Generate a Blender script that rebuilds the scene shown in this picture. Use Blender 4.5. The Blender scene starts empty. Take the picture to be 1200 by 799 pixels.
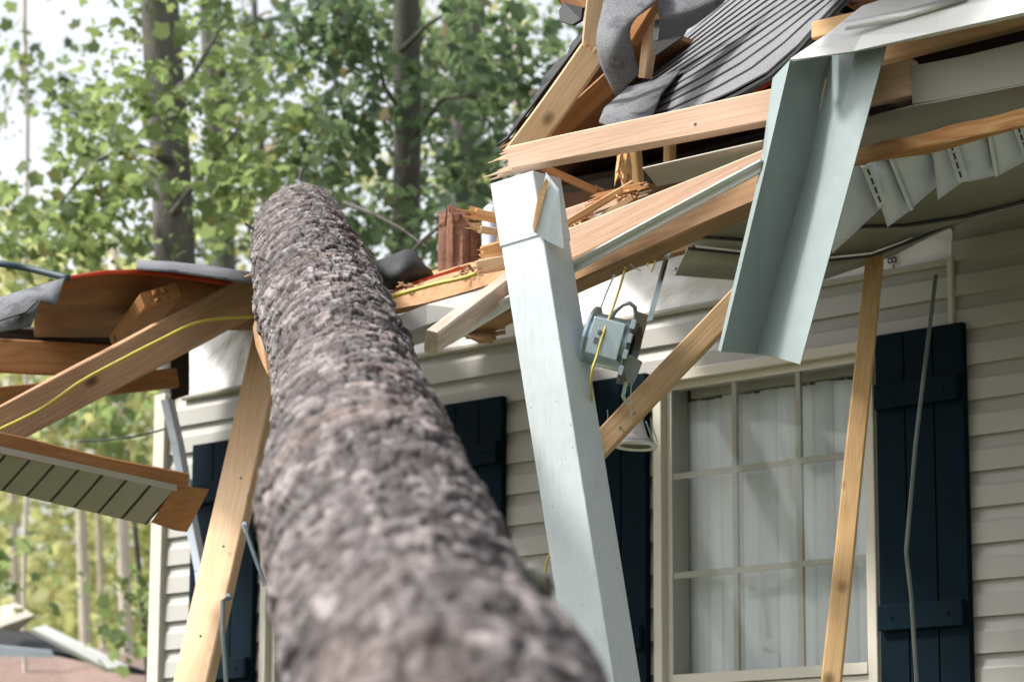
import bpy, math, random
import numpy as np
from mathutils import Vector, Matrix, noise
random.seed(7); rng = np.random.default_rng(7)
sc = bpy.context.scene
COL = sc.collection
R = math.radians

# ------------------------------------------------------------------ camera
F = 3400.0; PIT = R(10.8); ROLL = R(0.25)
cam = bpy.data.cameras.new('camera'); camo = bpy.data.objects.new('camera', cam); COL.objects.link(camo)
CAMM = Matrix.Translation((0, 0, 1.5)) @ Matrix.Rotation(math.pi/2 + PIT, 4, 'X') @ Matrix.Rotation(ROLL, 4, 'Z')
camo.matrix_world = CAMM
cam.sensor_width = 36; cam.lens = 36 * F / 1200.0
cam.clip_start = 0.05; cam.clip_end = 2000
cam.dof.use_dof = True; cam.dof.focus_distance = 7.4; cam.dof.aperture_fstop = 5.4; cam.dof.aperture_blades = 0
sc.camera = camo
sc.render.resolution_x = 1024; sc.render.resolution_y = 681
# ------------------------------------------------------------------ light
SUN_EL, SUN_AZ = R(50), R(-98)          # azimuth measured from +Y towards +X
w = bpy.data.worlds.new('World'); sc.world = w; w.use_nodes = True
nt = w.node_tree; bg = nt.nodes['Background']
sky = nt.nodes.new('ShaderNodeTexSky'); sky.sky_type = 'NISHITA'; sky.sun_disc = False
sky.sun_elevation = SUN_EL; sky.sun_rotation = SUN_AZ
sky.air_density = 1.0; sky.dust_density = 4.0; sky.ozone_density = 1.0
hs = nt.nodes.new('ShaderNodeHueSaturation'); hs.inputs['Saturation'].default_value = .22; nt.links.new(sky.outputs[0], hs.inputs['Color'])
nt.links.new(hs.outputs[0], bg.inputs[0]); bg.inputs[1].default_value = 0.125
sl = bpy.data.lights.new('sun', 'SUN'); sl.energy = 2.5; sl.angle = R(8); sl.color = (1, .95, .87)
so = bpy.data.objects.new('sun', sl); COL.objects.link(so)
sd = Vector((math.sin(SUN_AZ)*math.cos(SUN_EL), math.cos(SUN_AZ)*math.cos(SUN_EL), math.sin(SUN_EL)))
so.rotation_euler = sd.to_track_quat('Z', 'Y').to_euler(); so.location = (0, 0, 30)
sc.view_settings.view_transform = 'Standard'; sc.view_settings.look = 'None'
sc.view_settings.exposure = 1.28; sc.view_settings.gamma = 1.0
sc.view_settings.use_curve_mapping = False

# ------------------------------------------------------------------ helpers
def P(px, py, D):
    return CAMM @ Vector(((px-600)/F*D, (399.5-py)/F*D, -D))
UV = Vector((.717, -.697, 0)).normalized(); NV = Vector((-UV.y, UV.x, 0)) * -1   # along the wall, out of the wall
NV = Vector((UV.y, -UV.x, 0))
ZV = Vector((0, 0, 1))
WA = Vector((0.811, 9.2*math.cos(PIT)+.1035, 0))
_r = (P(900, 600, 9.2)); WA = Vector((_r.x, _r.y, 0))
def W(s, h, n=0): return WA + UV*s + NV*n + ZV*h
def tag(o, label=None, cat=None, group=None, kind=None):
    if label: o['label'] = label
    if cat: o['category'] = cat
    if group: o['group'] = group
    if kind: o['kind'] = kind
    return o
def empty(name, loc, label, cat, group=None):
    o = bpy.data.objects.new(name, None); COL.objects.link(o); o.location = loc
    o.empty_display_size = .1; tag(o, label, cat, group); return o
def link(name, me, mat, parent=None, mw=None):
    o = bpy.data.objects.new(name, me); COL.objects.link(o)
    if mat: me.materials.append(mat)
    if mw is not None: o.matrix_world = mw
    if parent:
        pm = parent_world(parent)
        o.parent = parent
        o.matrix_local = pm.inverted() @ (mw if mw is not None else Matrix.Identity(4))
    WM[o.name] = (mw.copy() if mw is not None else Matrix.Identity(4))
    return o
WM = {}
def parent_world(p):
    if p.name in WM: return WM[p.name]
    m = p.matrix_local.copy() if p.parent else (Matrix.LocRotScale(p.location, p.rotation_euler, p.scale))
    return parent_world(p.parent) @ m if p.parent else m
class MB:
    def __init__(s): s.v = []; s.f = []
    def quad(s, a, b, c, d):
        n = len(s.v); s.v += [a, b, c, d]; s.f.append((n, n+1, n+2, n+3))
    def poly(s, pts):
        n = len(s.v); s.v += list(pts); s.f.append(tuple(range(n, n+len(pts))))
    def hexa(s, p):      # 8 corners: bottom 4 (ccw) top 4
        n = len(s.v); s.v += list(p)
        for f in ((0,3,2,1),(4,5,6,7),(0,1,5,4),(1,2,6,5),(2,3,7,6),(3,0,4,7)): s.f.append(tuple(n+i for i in f))
    def wb(s, s0, s1, h0, h1, n0, n1):   # box in wall coordinates
        s.hexa([W(s0,h0,n0),W(s1,h0,n0),W(s1,h0,n1),W(s0,h0,n1),W(s0,h1,n0),W(s1,h1,n0),W(s1,h1,n1),W(s0,h1,n1)])
    def box(s, c, x, y, z):              # centre, half vectors
        s.hexa([c-x-y-z, c+x-y-z, c+x+y-z, c-x+y-z, c-x-y+z, c+x-y+z, c+x+y+z, c-x+y+z])
    def tube(s, pts, r, seg=8, r1=None, caps=True):
        pts = [Vector(p) for p in pts]; n0 = len(s.v); m = len(pts); ref = None
        for i, p in enumerate(pts):
            t = (pts[min(i+1, m-1)] - pts[max(i-1, 0)]).normalized()
            if ref is None: ref = t.orthogonal().normalized()
            ref = (ref - t*ref.dot(t)).normalized(); bi = t.cross(ref)
            rr = r if r1 is None else r + (r1-r)*i/(m-1)
            for k in range(seg):
                a = 2*math.pi*k/seg; s.v.append(p + (ref*math.cos(a)+bi*math.sin(a))*rr)
        for i in range(m-1):
            for k in range(seg):
                a = n0+i*seg+k; b = n0+i*seg+(k+1) % seg; s.f.append((a, b, b+seg, a+seg))
        if caps:
            s.f.append(tuple(n0+k for k in range(seg))[::-1]); s.f.append(tuple(n0+(m-1)*seg+k for k in range(seg)))
    def strip(s, pts, wv, tv):           # ribbon of width wv thickness tv through pts
        for a, b in zip(pts[:-1], pts[1:]):
            s.hexa([a-wv-tv, a+wv-tv, a+wv+tv, a-wv+tv, b-wv-tv, b+wv-tv, b+wv+tv, b-wv+tv])
    def lathe(s, c, ax, prof, seg=32, closed=False):     # prof: (along axis, radius)
        ax = ax.normalized(); e = ax.orthogonal().normalized(); g = ax.cross(e); n0 = len(s.v)
        for (t, r) in prof:
            for k in range(seg):
                a = 2*math.pi*k/seg; s.v.append(c + ax*t + (e*math.cos(a)+g*math.sin(a))*r)
        m = len(prof)
        for i in range(m-1 + (1 if closed else 0)):
            for k in range(seg):
                a = n0+i*seg+k; b = n0+i*seg+(k+1) % seg; j = ((i+1) % m)-i
                s.f.append((a, b, b+seg*j, a+seg*j))
    def build(s, name, mat, parent=None, smooth=False, solid=0, bevel=0, mw=None):
        me = bpy.data.meshes.new(name); me.from_pydata([tuple(v) for v in s.v], [], s.f); me.validate(); me.update()
        if smooth: me.shade_smooth()
        o = link(name, me, mat, parent, mw)
        if solid:
            m = o.modifiers.new('solid', 'SOLIDIFY'); m.thickness = solid; m.offset = 0
        if bevel:
            m = o.modifiers.new('bev', 'BEVEL'); m.width = bevel; m.segments = 2; m.limit_method = 'ANGLE'
        return o

# ------------------------------------------------------------------ materials
def newmat(name):
    m = bpy.data.materials.new(name); m.use_nodes = True
    nt = m.node_tree; b = nt.nodes['Principled BSDF']; return m, nt, b
def N(nt, t, **kw):
    n = nt.nodes.new(t)
    for k, v in kw.items():
        if k in n.inputs: n.inputs[k].default_value = v
        else: setattr(n, k, v)
    return n
def ramp(nt, fac, stops):
    r = nt.nodes.new('ShaderNodeValToRGB'); el = r.color_ramp.elements
    while len(el) < len(stops): el.new(.5)
    for e, (p, c) in zip(el, stops): e.position = p; e.color = (*c, 1)
    nt.links.new(fac, r.inputs[0]); return r.outputs[0]
def bump(nt, b, h, s, d=.01):
    n = N(nt, 'ShaderNodeBump'); n.inputs['Strength'].default_value = s; n.inputs['Distance'].default_value = d
    nt.links.new(h, n.inputs['Height']); nt.links.new(n.outputs[0], b.inputs['Normal'])
def mixc(nt, f, a, b_, mode='MIX'):
    m = nt.nodes.new('ShaderNodeMix'); m.data_type = 'RGBA'; m.blend_type = mode
    if hasattr(f, 'is_linked'): nt.links.new(f, m.inputs[0])
    else: m.inputs[0].default_value = f
    for x, i in ((a, 6), (b_, 7)):
        if hasattr(x, 'is_linked'): nt.links.new(x, m.inputs[i])
        else: m.inputs[i].default_value = (*x, 1)
    return m.outputs[2]
def wood(name, c0, c1, c2, rough=.7, knots=1.0, stain=None):
    m, nt, b = newmat(name); L = nt.links.new
    tc = N(nt, 'ShaderNodeTexCoord'); oi = N(nt, 'ShaderNodeObjectInfo')
    ad = N(nt, 'ShaderNodeVectorMath', operation='ADD'); L(tc.outputs['Object'], ad.inputs[0])
    sc_ = N(nt, 'ShaderNodeVectorMath', operation='SCALE'); sc_.inputs[0].default_value = (37, 11, 5); L(oi.outputs['Random'], sc_.inputs['Scale'])
    L(sc_.outputs[0], ad.inputs[1])
    mp = N(nt, 'ShaderNodeMapping'); mp.inputs['Scale'].default_value = (.7, 9, 9); L(ad.outputs[0], mp.inputs[0])
    n1 = N(nt, 'ShaderNodeTexNoise', Scale=1.2, Detail=3.0, Distortion=.6); L(mp.outputs[0], n1.inputs[0])
    wv = N(nt, 'ShaderNodeMath', operation='MULTIPLY'); L(n1.outputs[0], wv.inputs[0]); wv.inputs[1].default_value = 22
    fr = N(nt, 'ShaderNodeMath', operation='PINGPONG'); L(wv.outputs[0], fr.inputs[0]); fr.inputs[1].default_value = 1
    mp2 = N(nt, 'ShaderNodeMapping'); mp2.inputs['Scale'].default_value = (6, 220, 220); L(ad.outputs[0], mp2.inputs[0])
    n2 = N(nt, 'ShaderNodeTexNoise', Scale=1.0, Detail=4.0); L(mp2.outputs[0], n2.inputs[0])
    n3 = N(nt, 'ShaderNodeTexNoise', Scale=5.0, Detail=4.0); L(ad.outputs[0], n3.inputs[0])
    ca = ramp(nt, fr.outputs[0], [(0, c0), (.65, c1), (1, tuple((x+2*y)/3 for x, y in zip(c2, c1)))])
    cb = mixc(nt, ramp(nt, n2.outputs[0], [(.35, (0,0,0)), (.8, (.4,.4,.4))]), ca, c2)
    cc = mixc(nt, ramp(nt, n3.outputs[0], [(.45, (0,0,0)), (.8, (.5,.5,.5))]), cb, stain or c2)
    vo = N(nt, 'ShaderNodeTexVoronoi', Scale=1.0); mp3 = N(nt, 'ShaderNodeMapping'); mp3.inputs['Scale'].default_value = (4.5, 7, 7)
    L(ad.outputs[0], mp3.inputs[0]); L(mp3.outputs[0], vo.inputs[0])
    kn = ramp(nt, vo.outputs['Distance'], [(0, (knots,)*3), (.07, (knots*.8,)*3), (.15, (0,0,0))])
    cd = mixc(nt, kn, cc, tuple(x*.3 for x in c2))
    L(cd, b.inputs['Base Color']); b.inputs['Roughness'].default_value = rough
    b.inputs['Specular IOR Level'].default_value = .25
    bump(nt, b, n2.outputs[0], .35, .002)
    return m
def plain(name, c, c2=None, rough=.5, scale=6, metal=0, bs=.1, bscale=60, bd=.003, spec=.4, dirt=None):
    m, nt, b = newmat(name); L = nt.links.new
    tc = N(nt, 'ShaderNodeTexCoord')
    n = N(nt, 'ShaderNodeTexNoise', Scale=scale, Detail=6.0, Roughness=.65); L(tc.outputs['Object'], n.inputs[0])
    c2 = c2 or tuple(x*.8 for x in c)
    col = ramp(nt, n.outputs[0], [(.3, c), (.7, c2)])
    if dirt:
        nd = N(nt, 'ShaderNodeTexNoise', Scale=dirt[1], Detail=8.0, Roughness=.7); L(tc.outputs['Object'], nd.inputs[0])
        col = mixc(nt, ramp(nt, nd.outputs[0], [(dirt[2], (0,0,0)), (dirt[2]+.12, (.8,.8,.8))]), col, dirt[0])
    L(col, b.inputs['Base Color']); b.inputs['Roughness'].default_value = rough; b.inputs['Metallic'].default_value = metal
    b.inputs['Specular IOR Level'].default_value = spec
    if bs:
        nb = N(nt, 'ShaderNodeTexNoise', Scale=bscale, Detail=4.0); L(tc.outputs['Object'], nb.inputs[0]); bump(nt, b, nb.outputs[0], bs, bd)
    return m
M = {}
M['pine'] = wood('pine', (.68,.50,.33), (.64,.45,.28), (.50,.31,.17))
M['pink_pine'] = wood('pink_pine', (.56,.40,.30), (.52,.36,.26), (.40,.25,.17))
M['yellow_pine'] = wood('yellow_pine', (.62,.42,.22), (.57,.37,.18), (.44,.26,.11))
M['brown_pine'] = wood('brown_pine', (.33,.21,.11), (.29,.17,.085), (.17,.085,.04))
M['orange_pine'] = wood('orange_pine', (.36,.18,.075), (.32,.15,.055), (.20,.08,.03))
M['tan_pine'] = wood('tan_pine', (.44,.28,.17), (.39,.24,.14), (.25,.13,.07))
M['tan_yellow'] = wood('tan_yellow_pine', (.54,.39,.23), (.50,.34,.19), (.34,.20,.10))
M['grey_pine'] = wood('grey_pine', (.52,.44,.38), (.46,.37,.30), (.27,.19,.14), .85)
M['torn'] = wood('torn_wood', (.72,.50,.28), (.62,.36,.16), (.40,.17,.06), .9, 0)
M['torn_dark'] = wood('torn_dark_wood', (.46,.29,.12), (.38,.20,.08), (.17,.05,.025), .9, .6)
M['ply'] = plain('plywood', (.26,.12,.05), (.15,.062,.026), .85, 5, bs=.4, bscale=25, dirt=((.12,.04,.02), 3, .6))
M['ply_top'] = plain('plywood_edge', (.44,.27,.14), (.27,.14,.065), .85, 22, bs=.4, bscale=60, dirt=((.10,.045,.02), 34, .60))
M['paint'] = plain('white_paint', (.53,.58,.60), (.47,.52,.545), .5, 5, bs=.3, bscale=120, bd=.0015, dirt=((.30,.34,.34), 22, .62))
m_, nt_, b_p = newmat('worn_white_paint'); tcp = N(nt_, 'ShaderNodeTexCoord'); mpp = N(nt_, 'ShaderNodeMapping'); mpp.inputs['Scale'].default_value = (90, 90, 5); mpp.inputs['Rotation'].default_value = (0, .17, 0)
nt_.links.new(tcp.outputs['Object'], mpp.inputs[0]); np1 = N(nt_, 'ShaderNodeTexNoise', Scale=1.0, Detail=5.0, Roughness=.7); nt_.links.new(mpp.outputs[0], np1.inputs[0])
np2 = N(nt_, 'ShaderNodeTexNoise', Scale=9.0, Detail=7.0, Roughness=.75); nt_.links.new(tcp.outputs['Object'], np2.inputs[0]); np3 = N(nt_, 'ShaderNodeTexNoise', Scale=70.0, Detail=3.0); nt_.links.new(tcp.outputs['Object'], np3.inputs[0])
cpa = ramp(nt_, np2.outputs[0], [(.3, (.58,.64,.68)), (.62, (.51,.57,.605)), (.8, (.40,.44,.42))])
cpb = mixc(nt_, ramp(nt_, np1.outputs[0], [(.58, (0,0,0)), (.74, (.55,.55,.55))]), cpa, (.34,.38,.36)); cpc = mixc(nt_, ramp(nt_, np3.outputs[0], [(.70, (0,0,0)), (.76, (.8,.8,.8))]), cpb, (.22,.24,.22))
nt_.links.new(cpc, b_p.inputs['Base Color']); b_p.inputs['Roughness'].default_value = .55; bump(nt_, b_p, np1.outputs[0], .5, .003); M['paint'] = m_
M['alu'] = plain('painted_metal', (.235,.285,.285), (.185,.23,.235), .42, 2, bs=.3, bscale=5, bd=.02, dirt=((.3,.33,.32), 35, .70))  # white trim metal darkened and tinted as if in shade
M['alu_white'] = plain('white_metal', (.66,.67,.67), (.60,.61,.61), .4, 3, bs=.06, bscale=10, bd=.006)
M['grey_metal'] = plain('grey_fascia_metal', (.30,.30,.29), (.26,.26,.25), .45, 3, bs=.05, bscale=10)
M['clay_dark'] = plain('clay_shade_metal', (.25,.24,.20), (.21,.20,.17), .45, 3, bs=.05, bscale=10)  # clay metal colour darkened to paint the fascia's shade
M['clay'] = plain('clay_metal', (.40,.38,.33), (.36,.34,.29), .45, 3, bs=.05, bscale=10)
M['soffit'] = plain('soffit_vinyl', (.22,.22,.175), (.19,.19,.15), .4, 4, bs=.05, bscale=20)
M['nail_fin'] = plain('nail_fin', (.70,.76,.86), (.6,.66,.76), .4, 6, bs=0)
M['soffit_back'] = plain('soffit_back', (.62,.68,.80), (.50,.56,.68), .4, 6, bs=.08, bscale=30)
M['siding'] = plain('vinyl_siding', (.39,.383,.362), (.355,.35,.33), .42, 2.5, bs=.06, bscale=40, bd=.004, dirt=((.36,.34,.29), 9, .68))
M['trim'] = plain('vinyl_trim', (.52,.50,.44), (.48,.46,.41), .45, 3, bs=.03)
M['frame'] = plain('window_vinyl', (.58,.55,.48), (.54,.51,.45), .4, 3, bs=.03)
M['shutter'] = plain('navy_paint', (.003,.012,.020), (.003,.009,.015), .7, 4, bs=.1, bscale=50, spec=.06)
M['blind'] = plain('blind_vinyl', (.88,.91,.93), (.85,.88,.90), .5, 2, bs=.05)
M['dark'] = plain('attic_dark', (.035,.022,.016), (.02,.012,.01), .95, 3, bs=0)  # near-black that paints shade into the attic and eave hollows
M['room'] = plain('room_wall', (.5,.48,.44), None, .9, 2, bs=0)
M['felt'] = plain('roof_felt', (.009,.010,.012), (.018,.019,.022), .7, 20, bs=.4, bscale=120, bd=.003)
M['shflap'] = plain('shingle_flap', (.05,.055,.065), (.22,.225,.24), .95, 300, bs=.8, bscale=220, bd=.004, dirt=((.06,.065,.08), 14, .52))
M['red'] = plain('red_edge', (.55,.07,.025), (.40,.05,.02), .7, 10)
M['steel'] = plain('galvanised_steel', (.52,.62,.66), (.42,.52,.56), .32, 12, metal=.75, bs=.05)
M['steel_dull'] = plain('dull_steel', (.22,.24,.24), (.16,.18,.18), .4, 12, metal=.6, bs=.05)
M['black'] = plain('black_can', (.015,.015,.015), None, .6, 5)
M['refl'] = plain('spun_reflector', (.72,.73,.75), None, .3, 5, metal=.1, bs=0)
M['yellow'] = plain('yellow_sheath', (.50,.42,.07), (.4,.33,.05), .45, 9, bs=0)
M['orange'] = plain('orange_plastic', (.7,.12,.03), None, .5, 5, bs=0)
M['nail'] = plain('nail_steel', (.26,.31,.34), None, .4, 12, metal=.7, bs=0)
M['cable'] = plain('grey_cable', (.10,.11,.12), (.07,.08,.09), .5, 9, bs=0)
M['tarp_blue'] = plain('blue_black_edge', (.03,.06,.08), None, .6, 9, bs=0)
M['blue'] = plain('blue_print', (.02,.09,.30), None, .6, 9, bs=0)
M['ink'] = plain('dark_ink', (.03,.03,.04), None, .6, 9, bs=0)
M['redink'] = plain('red_ink', (.40,.05,.05), None, .6, 9, bs=0)
M['neigh_roof'] = plain('pink_brown_shingle', (.22,.155,.13), (.15,.10,.085), .9, 14, bs=.5, bscale=30, bd=.02)
M['fibre'] = wood('red_fibre', (.27,.15,.105), (.21,.105,.07), (.10,.05,.035), .95, 0)
# shingle
m, nt_, b = newmat('asphalt_shingle'); tc = N(nt_, 'ShaderNodeTexCoord')
n1 = N(nt_, 'ShaderNodeTexNoise', Scale=260.0, Detail=2.0); n2 = N(nt_, 'ShaderNodeTexNoise', Scale=5.0, Detail=3.0)
nt_.links.new(tc.outputs['Object'], n1.inputs[0]); nt_.links.new(tc.outputs['Object'], n2.inputs[0])
ca = ramp(nt_, n1.outputs[0], [(.3, (.06,.063,.07)), (.55, (.13,.132,.14)), (.75, (.27,.27,.28))])
cb = mixc(nt_, n2.outputs[0], ca, (.17,.175,.185)); nt_.links.new(cb, b.inputs['Base Color']); b.inputs['Roughness'].default_value = .9
bump(nt_, b, n1.outputs[0], .5, .003); M['shingle'] = m
# house wrap
m, nt_, b = newmat('house_wrap'); tc = N(nt_, 'ShaderNodeTexCoord')
n1 = N(nt_, 'ShaderNodeTexNoise', Scale=3.0, Detail=3.0, Distortion=1.2); nt_.links.new(tc.outputs['Object'], n1.inputs[0])
n2 = N(nt_, 'ShaderNodeTexNoise', Scale=9.0, Detail=5.0); nt_.links.new(tc.outputs['Object'], n2.inputs[0])
nt_.links.new(ramp(nt_, n2.outputs[0], [(.4, (.84,.84,.85)), (.75, (.66,.65,.64))]), b.inputs['Base Color'])
b.inputs['Roughness'].default_value = .38; bump(nt_, b, n1.outputs[0], .8, .03); M['wrap'] = m
# glass
m, nt_, b = newmat('window_glass'); nt_.nodes.remove(b); out = nt_.nodes['Material Output']
fr = N(nt_, 'ShaderNodeFresnel', IOR=1.45); tr = N(nt_, 'ShaderNodeBsdfTransparent'); gl = N(nt_, 'ShaderNodeBsdfGlossy', Roughness=.04)
tr.inputs[0].default_value = (.94, .97, .97, 1)
tcg = N(nt_, 'ShaderNodeTexCoord'); ng = N(nt_, 'ShaderNodeTexNoise', Scale=2.2, Detail=2.0); nt_.links.new(tcg.outputs['Object'], ng.inputs[0])
bp = N(nt_, 'ShaderNodeBump'); bp.inputs['Strength'].default_value = .05; bp.inputs['Distance'].default_value = .02
nt_.links.new(ng.outputs[0], bp.inputs['Height']); nt_.links.new(bp.outputs[0], gl.inputs['Normal'])
mx = N(nt_, 'ShaderNodeMixShader'); nt_.links.new(fr.outputs[0], mx.inputs[0]); nt_.links.new(tr.outputs[0], mx.inputs[1]); nt_.links.new(gl.outputs[0], mx.inputs[2])
nt_.links.new(mx.outputs[0], out.inputs[0]); M['glass'] = m
# leaves
def leafmat(name, c, c2, tc_=(.35,.6,.1)):
    m, nt, b = newmat(name); L = nt.links.new; out = nt.nodes['Material Output']
    g = N(nt, 'ShaderNodeNewGeometry')
    col = ramp(nt, g.outputs['Random Per Island'], [(0, c2), (.5, c), (.93, tuple(x*1.5 for x in c)), (1, (.22,.12,.05))])
    L(col, b.inputs['Base Color']); b.inputs['Roughness'].default_value = .5; b.inputs['Specular IOR Level'].default_value = .35
    t = N(nt, 'ShaderNodeBsdfTranslucent')
    L(mixc(nt, .75, col, tc_), t.inputs[0])
    mx = N(nt, 'ShaderNodeMixShader'); mx.inputs[0].default_value = .5
    L(b.outputs[0], mx.inputs[1]); L(t.outputs[0], mx.inputs[2]); L(mx.outputs[0], out.inputs[0]); return m
M['leaf_a'] = leafmat('leaf_bright', (.12,.165,.06), (.035,.065,.03), (.36,.46,.17))
M['leaf_b'] = leafmat('leaf_deep', (.048,.085,.045), (.016,.036,.028), (.22,.31,.14))
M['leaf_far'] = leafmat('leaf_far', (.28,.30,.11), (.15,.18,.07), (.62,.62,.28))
def bark(name, c1, c2, c3, sc1=(14,14,4)):
    m, nt, b = newmat(name); L = nt.links.new; tc = N(nt, 'ShaderNodeTexCoord')
    mp = N(nt, 'ShaderNodeMapping'); mp.inputs['Scale'].default_value = sc1; L(tc.outputs['Object'], mp.inputs[0])
    n = N(nt, 'ShaderNodeTexNoise', Scale=1.0, Detail=6.0, Roughness=.7, Distortion=.5); L(mp.outputs[0], n.inputs[0])
    n2 = N(nt, 'ShaderNodeTexNoise', Scale=.8, Detail=3.0); L(tc.outputs['Object'], n2.inputs[0])
    L(mixc(nt, ramp(nt, n2.outputs[0], [(.4,(0,0,0)), (.65,(.7,.7,.7))]), ramp(nt, n.outputs[0], [(.3, c1), (.7, c2)]), c3), b.inputs['Base Color'])
    b.inputs['Roughness'].default_value = .9; bump(nt, b, n.outputs[0], .8, .03); return m
M['bark_grey'] = bark('bark_grey', (.07,.065,.065), (.18,.165,.165), (.11,.11,.09))
M['bark_dark'] = bark('bark_dark', (.045,.04,.037), (.11,.10,.09), (.07,.075,.05))
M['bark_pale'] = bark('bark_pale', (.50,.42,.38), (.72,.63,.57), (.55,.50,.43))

# ------------------------------------------------------------------ boards
def board(name, label, cat, p0, p1, w, t, hint, mat, e0=None, e1=None, w1=None, group=None, parent=None, bow=0, nl=24, rough=.0015, tears=0):
    """x runs along the board, z is its wide side (w), y its thickness (t)."""
    x = (p1-p0); Ln = x.length; x.normalize(); z = (hint - x*hint.dot(x)).normalized(); y = z.cross(x)
    mw = Matrix.Translation(p0) @ Matrix((( x.x, y.x, z.x, 0), (x.y, y.y, z.y, 0), (x.z, y.z, z.z, 0), (0,0,0,1)))
    b = MB(); bev = min(.004, t*.15); seed = random.random()*50
    prof = lambda W_, T_: [(-T_+bev,-W_),(T_-bev,-W_),(T_,-W_+bev),(T_,W_-bev),(T_-bev,W_),(-T_+bev,W_),(-T_,W_-bev),(-T_,-W_+bev)]
    for i in range(nl+1):
        f = i/nl; ww = (w + ((w1 if w1 is not None else w)-w)*f)/2; xx = f*Ln
        for k, (py, pz) in enumerate(prof(ww, t/2)):
            q = noise.noise(Vector((xx*3+seed, py*20, pz*8)))*rough*2
            if tears and pz > 0: q -= tears*max(0, noise.noise(Vector((xx*5+seed*2, 0, 3))))
            b.v.append((xx, py + q*.5, pz + q + bow*math.sin(math.pi*f)))
    for i in range(nl):
        for k in range(8):
            a = i*8+k; c = i*8+(k+1) % 8; b.f.append((a, a+8, c+8, c))
    b.f.append(tuple(range(8))); b.f.append(tuple(nl*8+k for k in range(8))[::-1])
    for (e, x0, sg, W_) in ((e0, 0, -1, w), (e1, Ln, 1, w1 if w1 is not None else w)):
        if not e: continue
        lmax, ny, nz = e
        for iy in range(ny):
            for iz in range(nz):
                cy = (-.5+(iy+.5)/ny)*t; cz = (-.5+(iz+.5)/nz)*W_
                hy = t/ny*.5*random.uniform(.6,1.05); hz = W_/nz*.5*random.uniform(.6,1.05)
                l = lmax*random.uniform(.1, 1)**1.5; dy = random.uniform(-1,1)*l*.15; dz = random.uniform(-1,1)*l*.18
                tp = random.uniform(.05,.5)
                b.hexa([Vector((x0-sg*.01, cy-hy, cz-hz)), Vector((x0-sg*.01, cy+hy, cz-hz)), Vector((x0-sg*.01, cy+hy, cz+hz)), Vector((x0-sg*.01, cy-hy, cz+hz)),
                        Vector((x0+sg*l, cy-hy*tp+dy, cz-hz*tp+dz)), Vector((x0+sg*l*random.uniform(.85,1), cy+hy*tp+dy, cz-hz*tp+dz)), Vector((x0+sg*l, cy+hy*tp+dy, cz+hz*tp+dz)), Vector((x0+sg*l*random.uniform(.85,1), cy-hy*tp+dy, cz+hz*tp+dz))])
    o = b.build(name, mat, parent, mw=mw)
    if label or cat: tag(o, label, cat, group)
    return o
def sheet(name, pts, faces, mat, solid=.003, parent=None, sub=0, smooth=False):
    b = MB(); b.v = [P(*p) for p in pts]; b.f = list(faces)
    o = b.build(name, mat, parent, smooth=smooth)
    if sub:
        m = o.modifiers.new('sub', 'SUBSURF'); m.levels = m.render_levels = sub; m.boundary_smooth = 'PRESERVE_CORNERS'
    m = o.modifiers.new('solid', 'SOLIDIFY'); m.thickness = solid; m.offset = 0
    return o
def grid(name, rows, mat, solid=.004, parent=None, smooth=True, sub=0, wob=0):
    n = len(rows[0]); pts = [q for r in rows for q in r]
    fs = [(i*n+j, i*n+j+1, (i+1)*n+j+1, (i+1)*n+j) for i in range(len(rows)-1) for j in range(n-1)]
    return sheet(name, pts, fs, mat, solid, parent, sub, smooth)

# ================================================================== setting
g = MB(); S_ = 900; g.quad(Vector((-S_,-S_,0)), Vector((S_,-S_,0)), Vector((S_,S_,0)), Vector((-S_,S_,0)))
M['ground'] = plain('leaf_litter_ground', (.10,.085,.05), (.07,.09,.035), .95, 3, bs=.5, bscale=8, bd=.05)
tag(g.build('ground', M['ground']), kind='structure')

# ---- the house
house = empty('house', W(0, 0, -3), 'storm broken house with beige lap siding, dark blue shutters and a torn open porch roof', 'house')
TOP = 3.66; PITCH = .108
wins = [(-.45, .45, 1.15, 3.19), (-2.40, -1.50, 1.15, 3.19)]
sd_ = MB(); prof = [(0, .024), (.062, .021), (.070, .017), (.098, .008), (.108, .006)]
h = 3.392 - PITCH*28
def segs(h0, h1, s0, s1):
    out = [(s0, s1)]
    for a, b_, c, d in wins:
        if h1 > c+.02 and h0 < d-.02:
            out = [q for s, e in out for q in ((s, min(e, a)), (max(s, b_), e)) if q[1] > q[0]+.01]
    return out
courses = []
while h < 3.95:
    top = h + PITCH
    s_lo = -2.985 if top < 3.40 else .745
    for s, e in segs(h, top, s_lo, 4.2):
        for (a, na), (c, nc) in zip(prof[:-1], prof[1:]):
            sd_.quad(W(s, h+a, na), W(e, h+a, na), W(e, h+c, nc), W(s, h+c, nc))
        sd_.quad(W(s, h, .004), W(e, h, .004), W(e, h, .024), W(s, h, .024))
        if s > -2.9 : sd_.quad(W(s, h, 0), W(s, top, 0), W(s, top, .006), W(s, h, .024))
    h = top
sd_.build('siding', M['siding'], house)
sh = MB()   # sheathing / wall core
for s, e, a, b_ in [(-2.99, 4.2, 0, 1.15), (-2.99, -2.40, 1.15, 3.19), (-1.5, -.45, 1.15, 3.19), (.45, 4.2, 1.15, 3.19), (-2.99, 4.2, 3.19, TOP)]:
    sh.wb(s, e, a, b_, -.12, 0)
sh.wb(.745, 4.2, TOP, 4.0, -.12, 0)
sh.build('wall_core', M['room'], house)
rm = MB()
rm.wb(-3.0, 4.1, .6, 3.6, -4.1, -4.0); rm.wb(-3.05, -2.95, .0, 3.6, -4.1, -.125); rm.wb(4.1, 4.2, 0, 3.6, -4.1, -.12)
rm.wb(-2.95, 4.1, .5, .6, -4, -.12)
rm.wb(-2.95, 4.1, TOP-.12, TOP-.02, -4, -.12)
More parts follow.
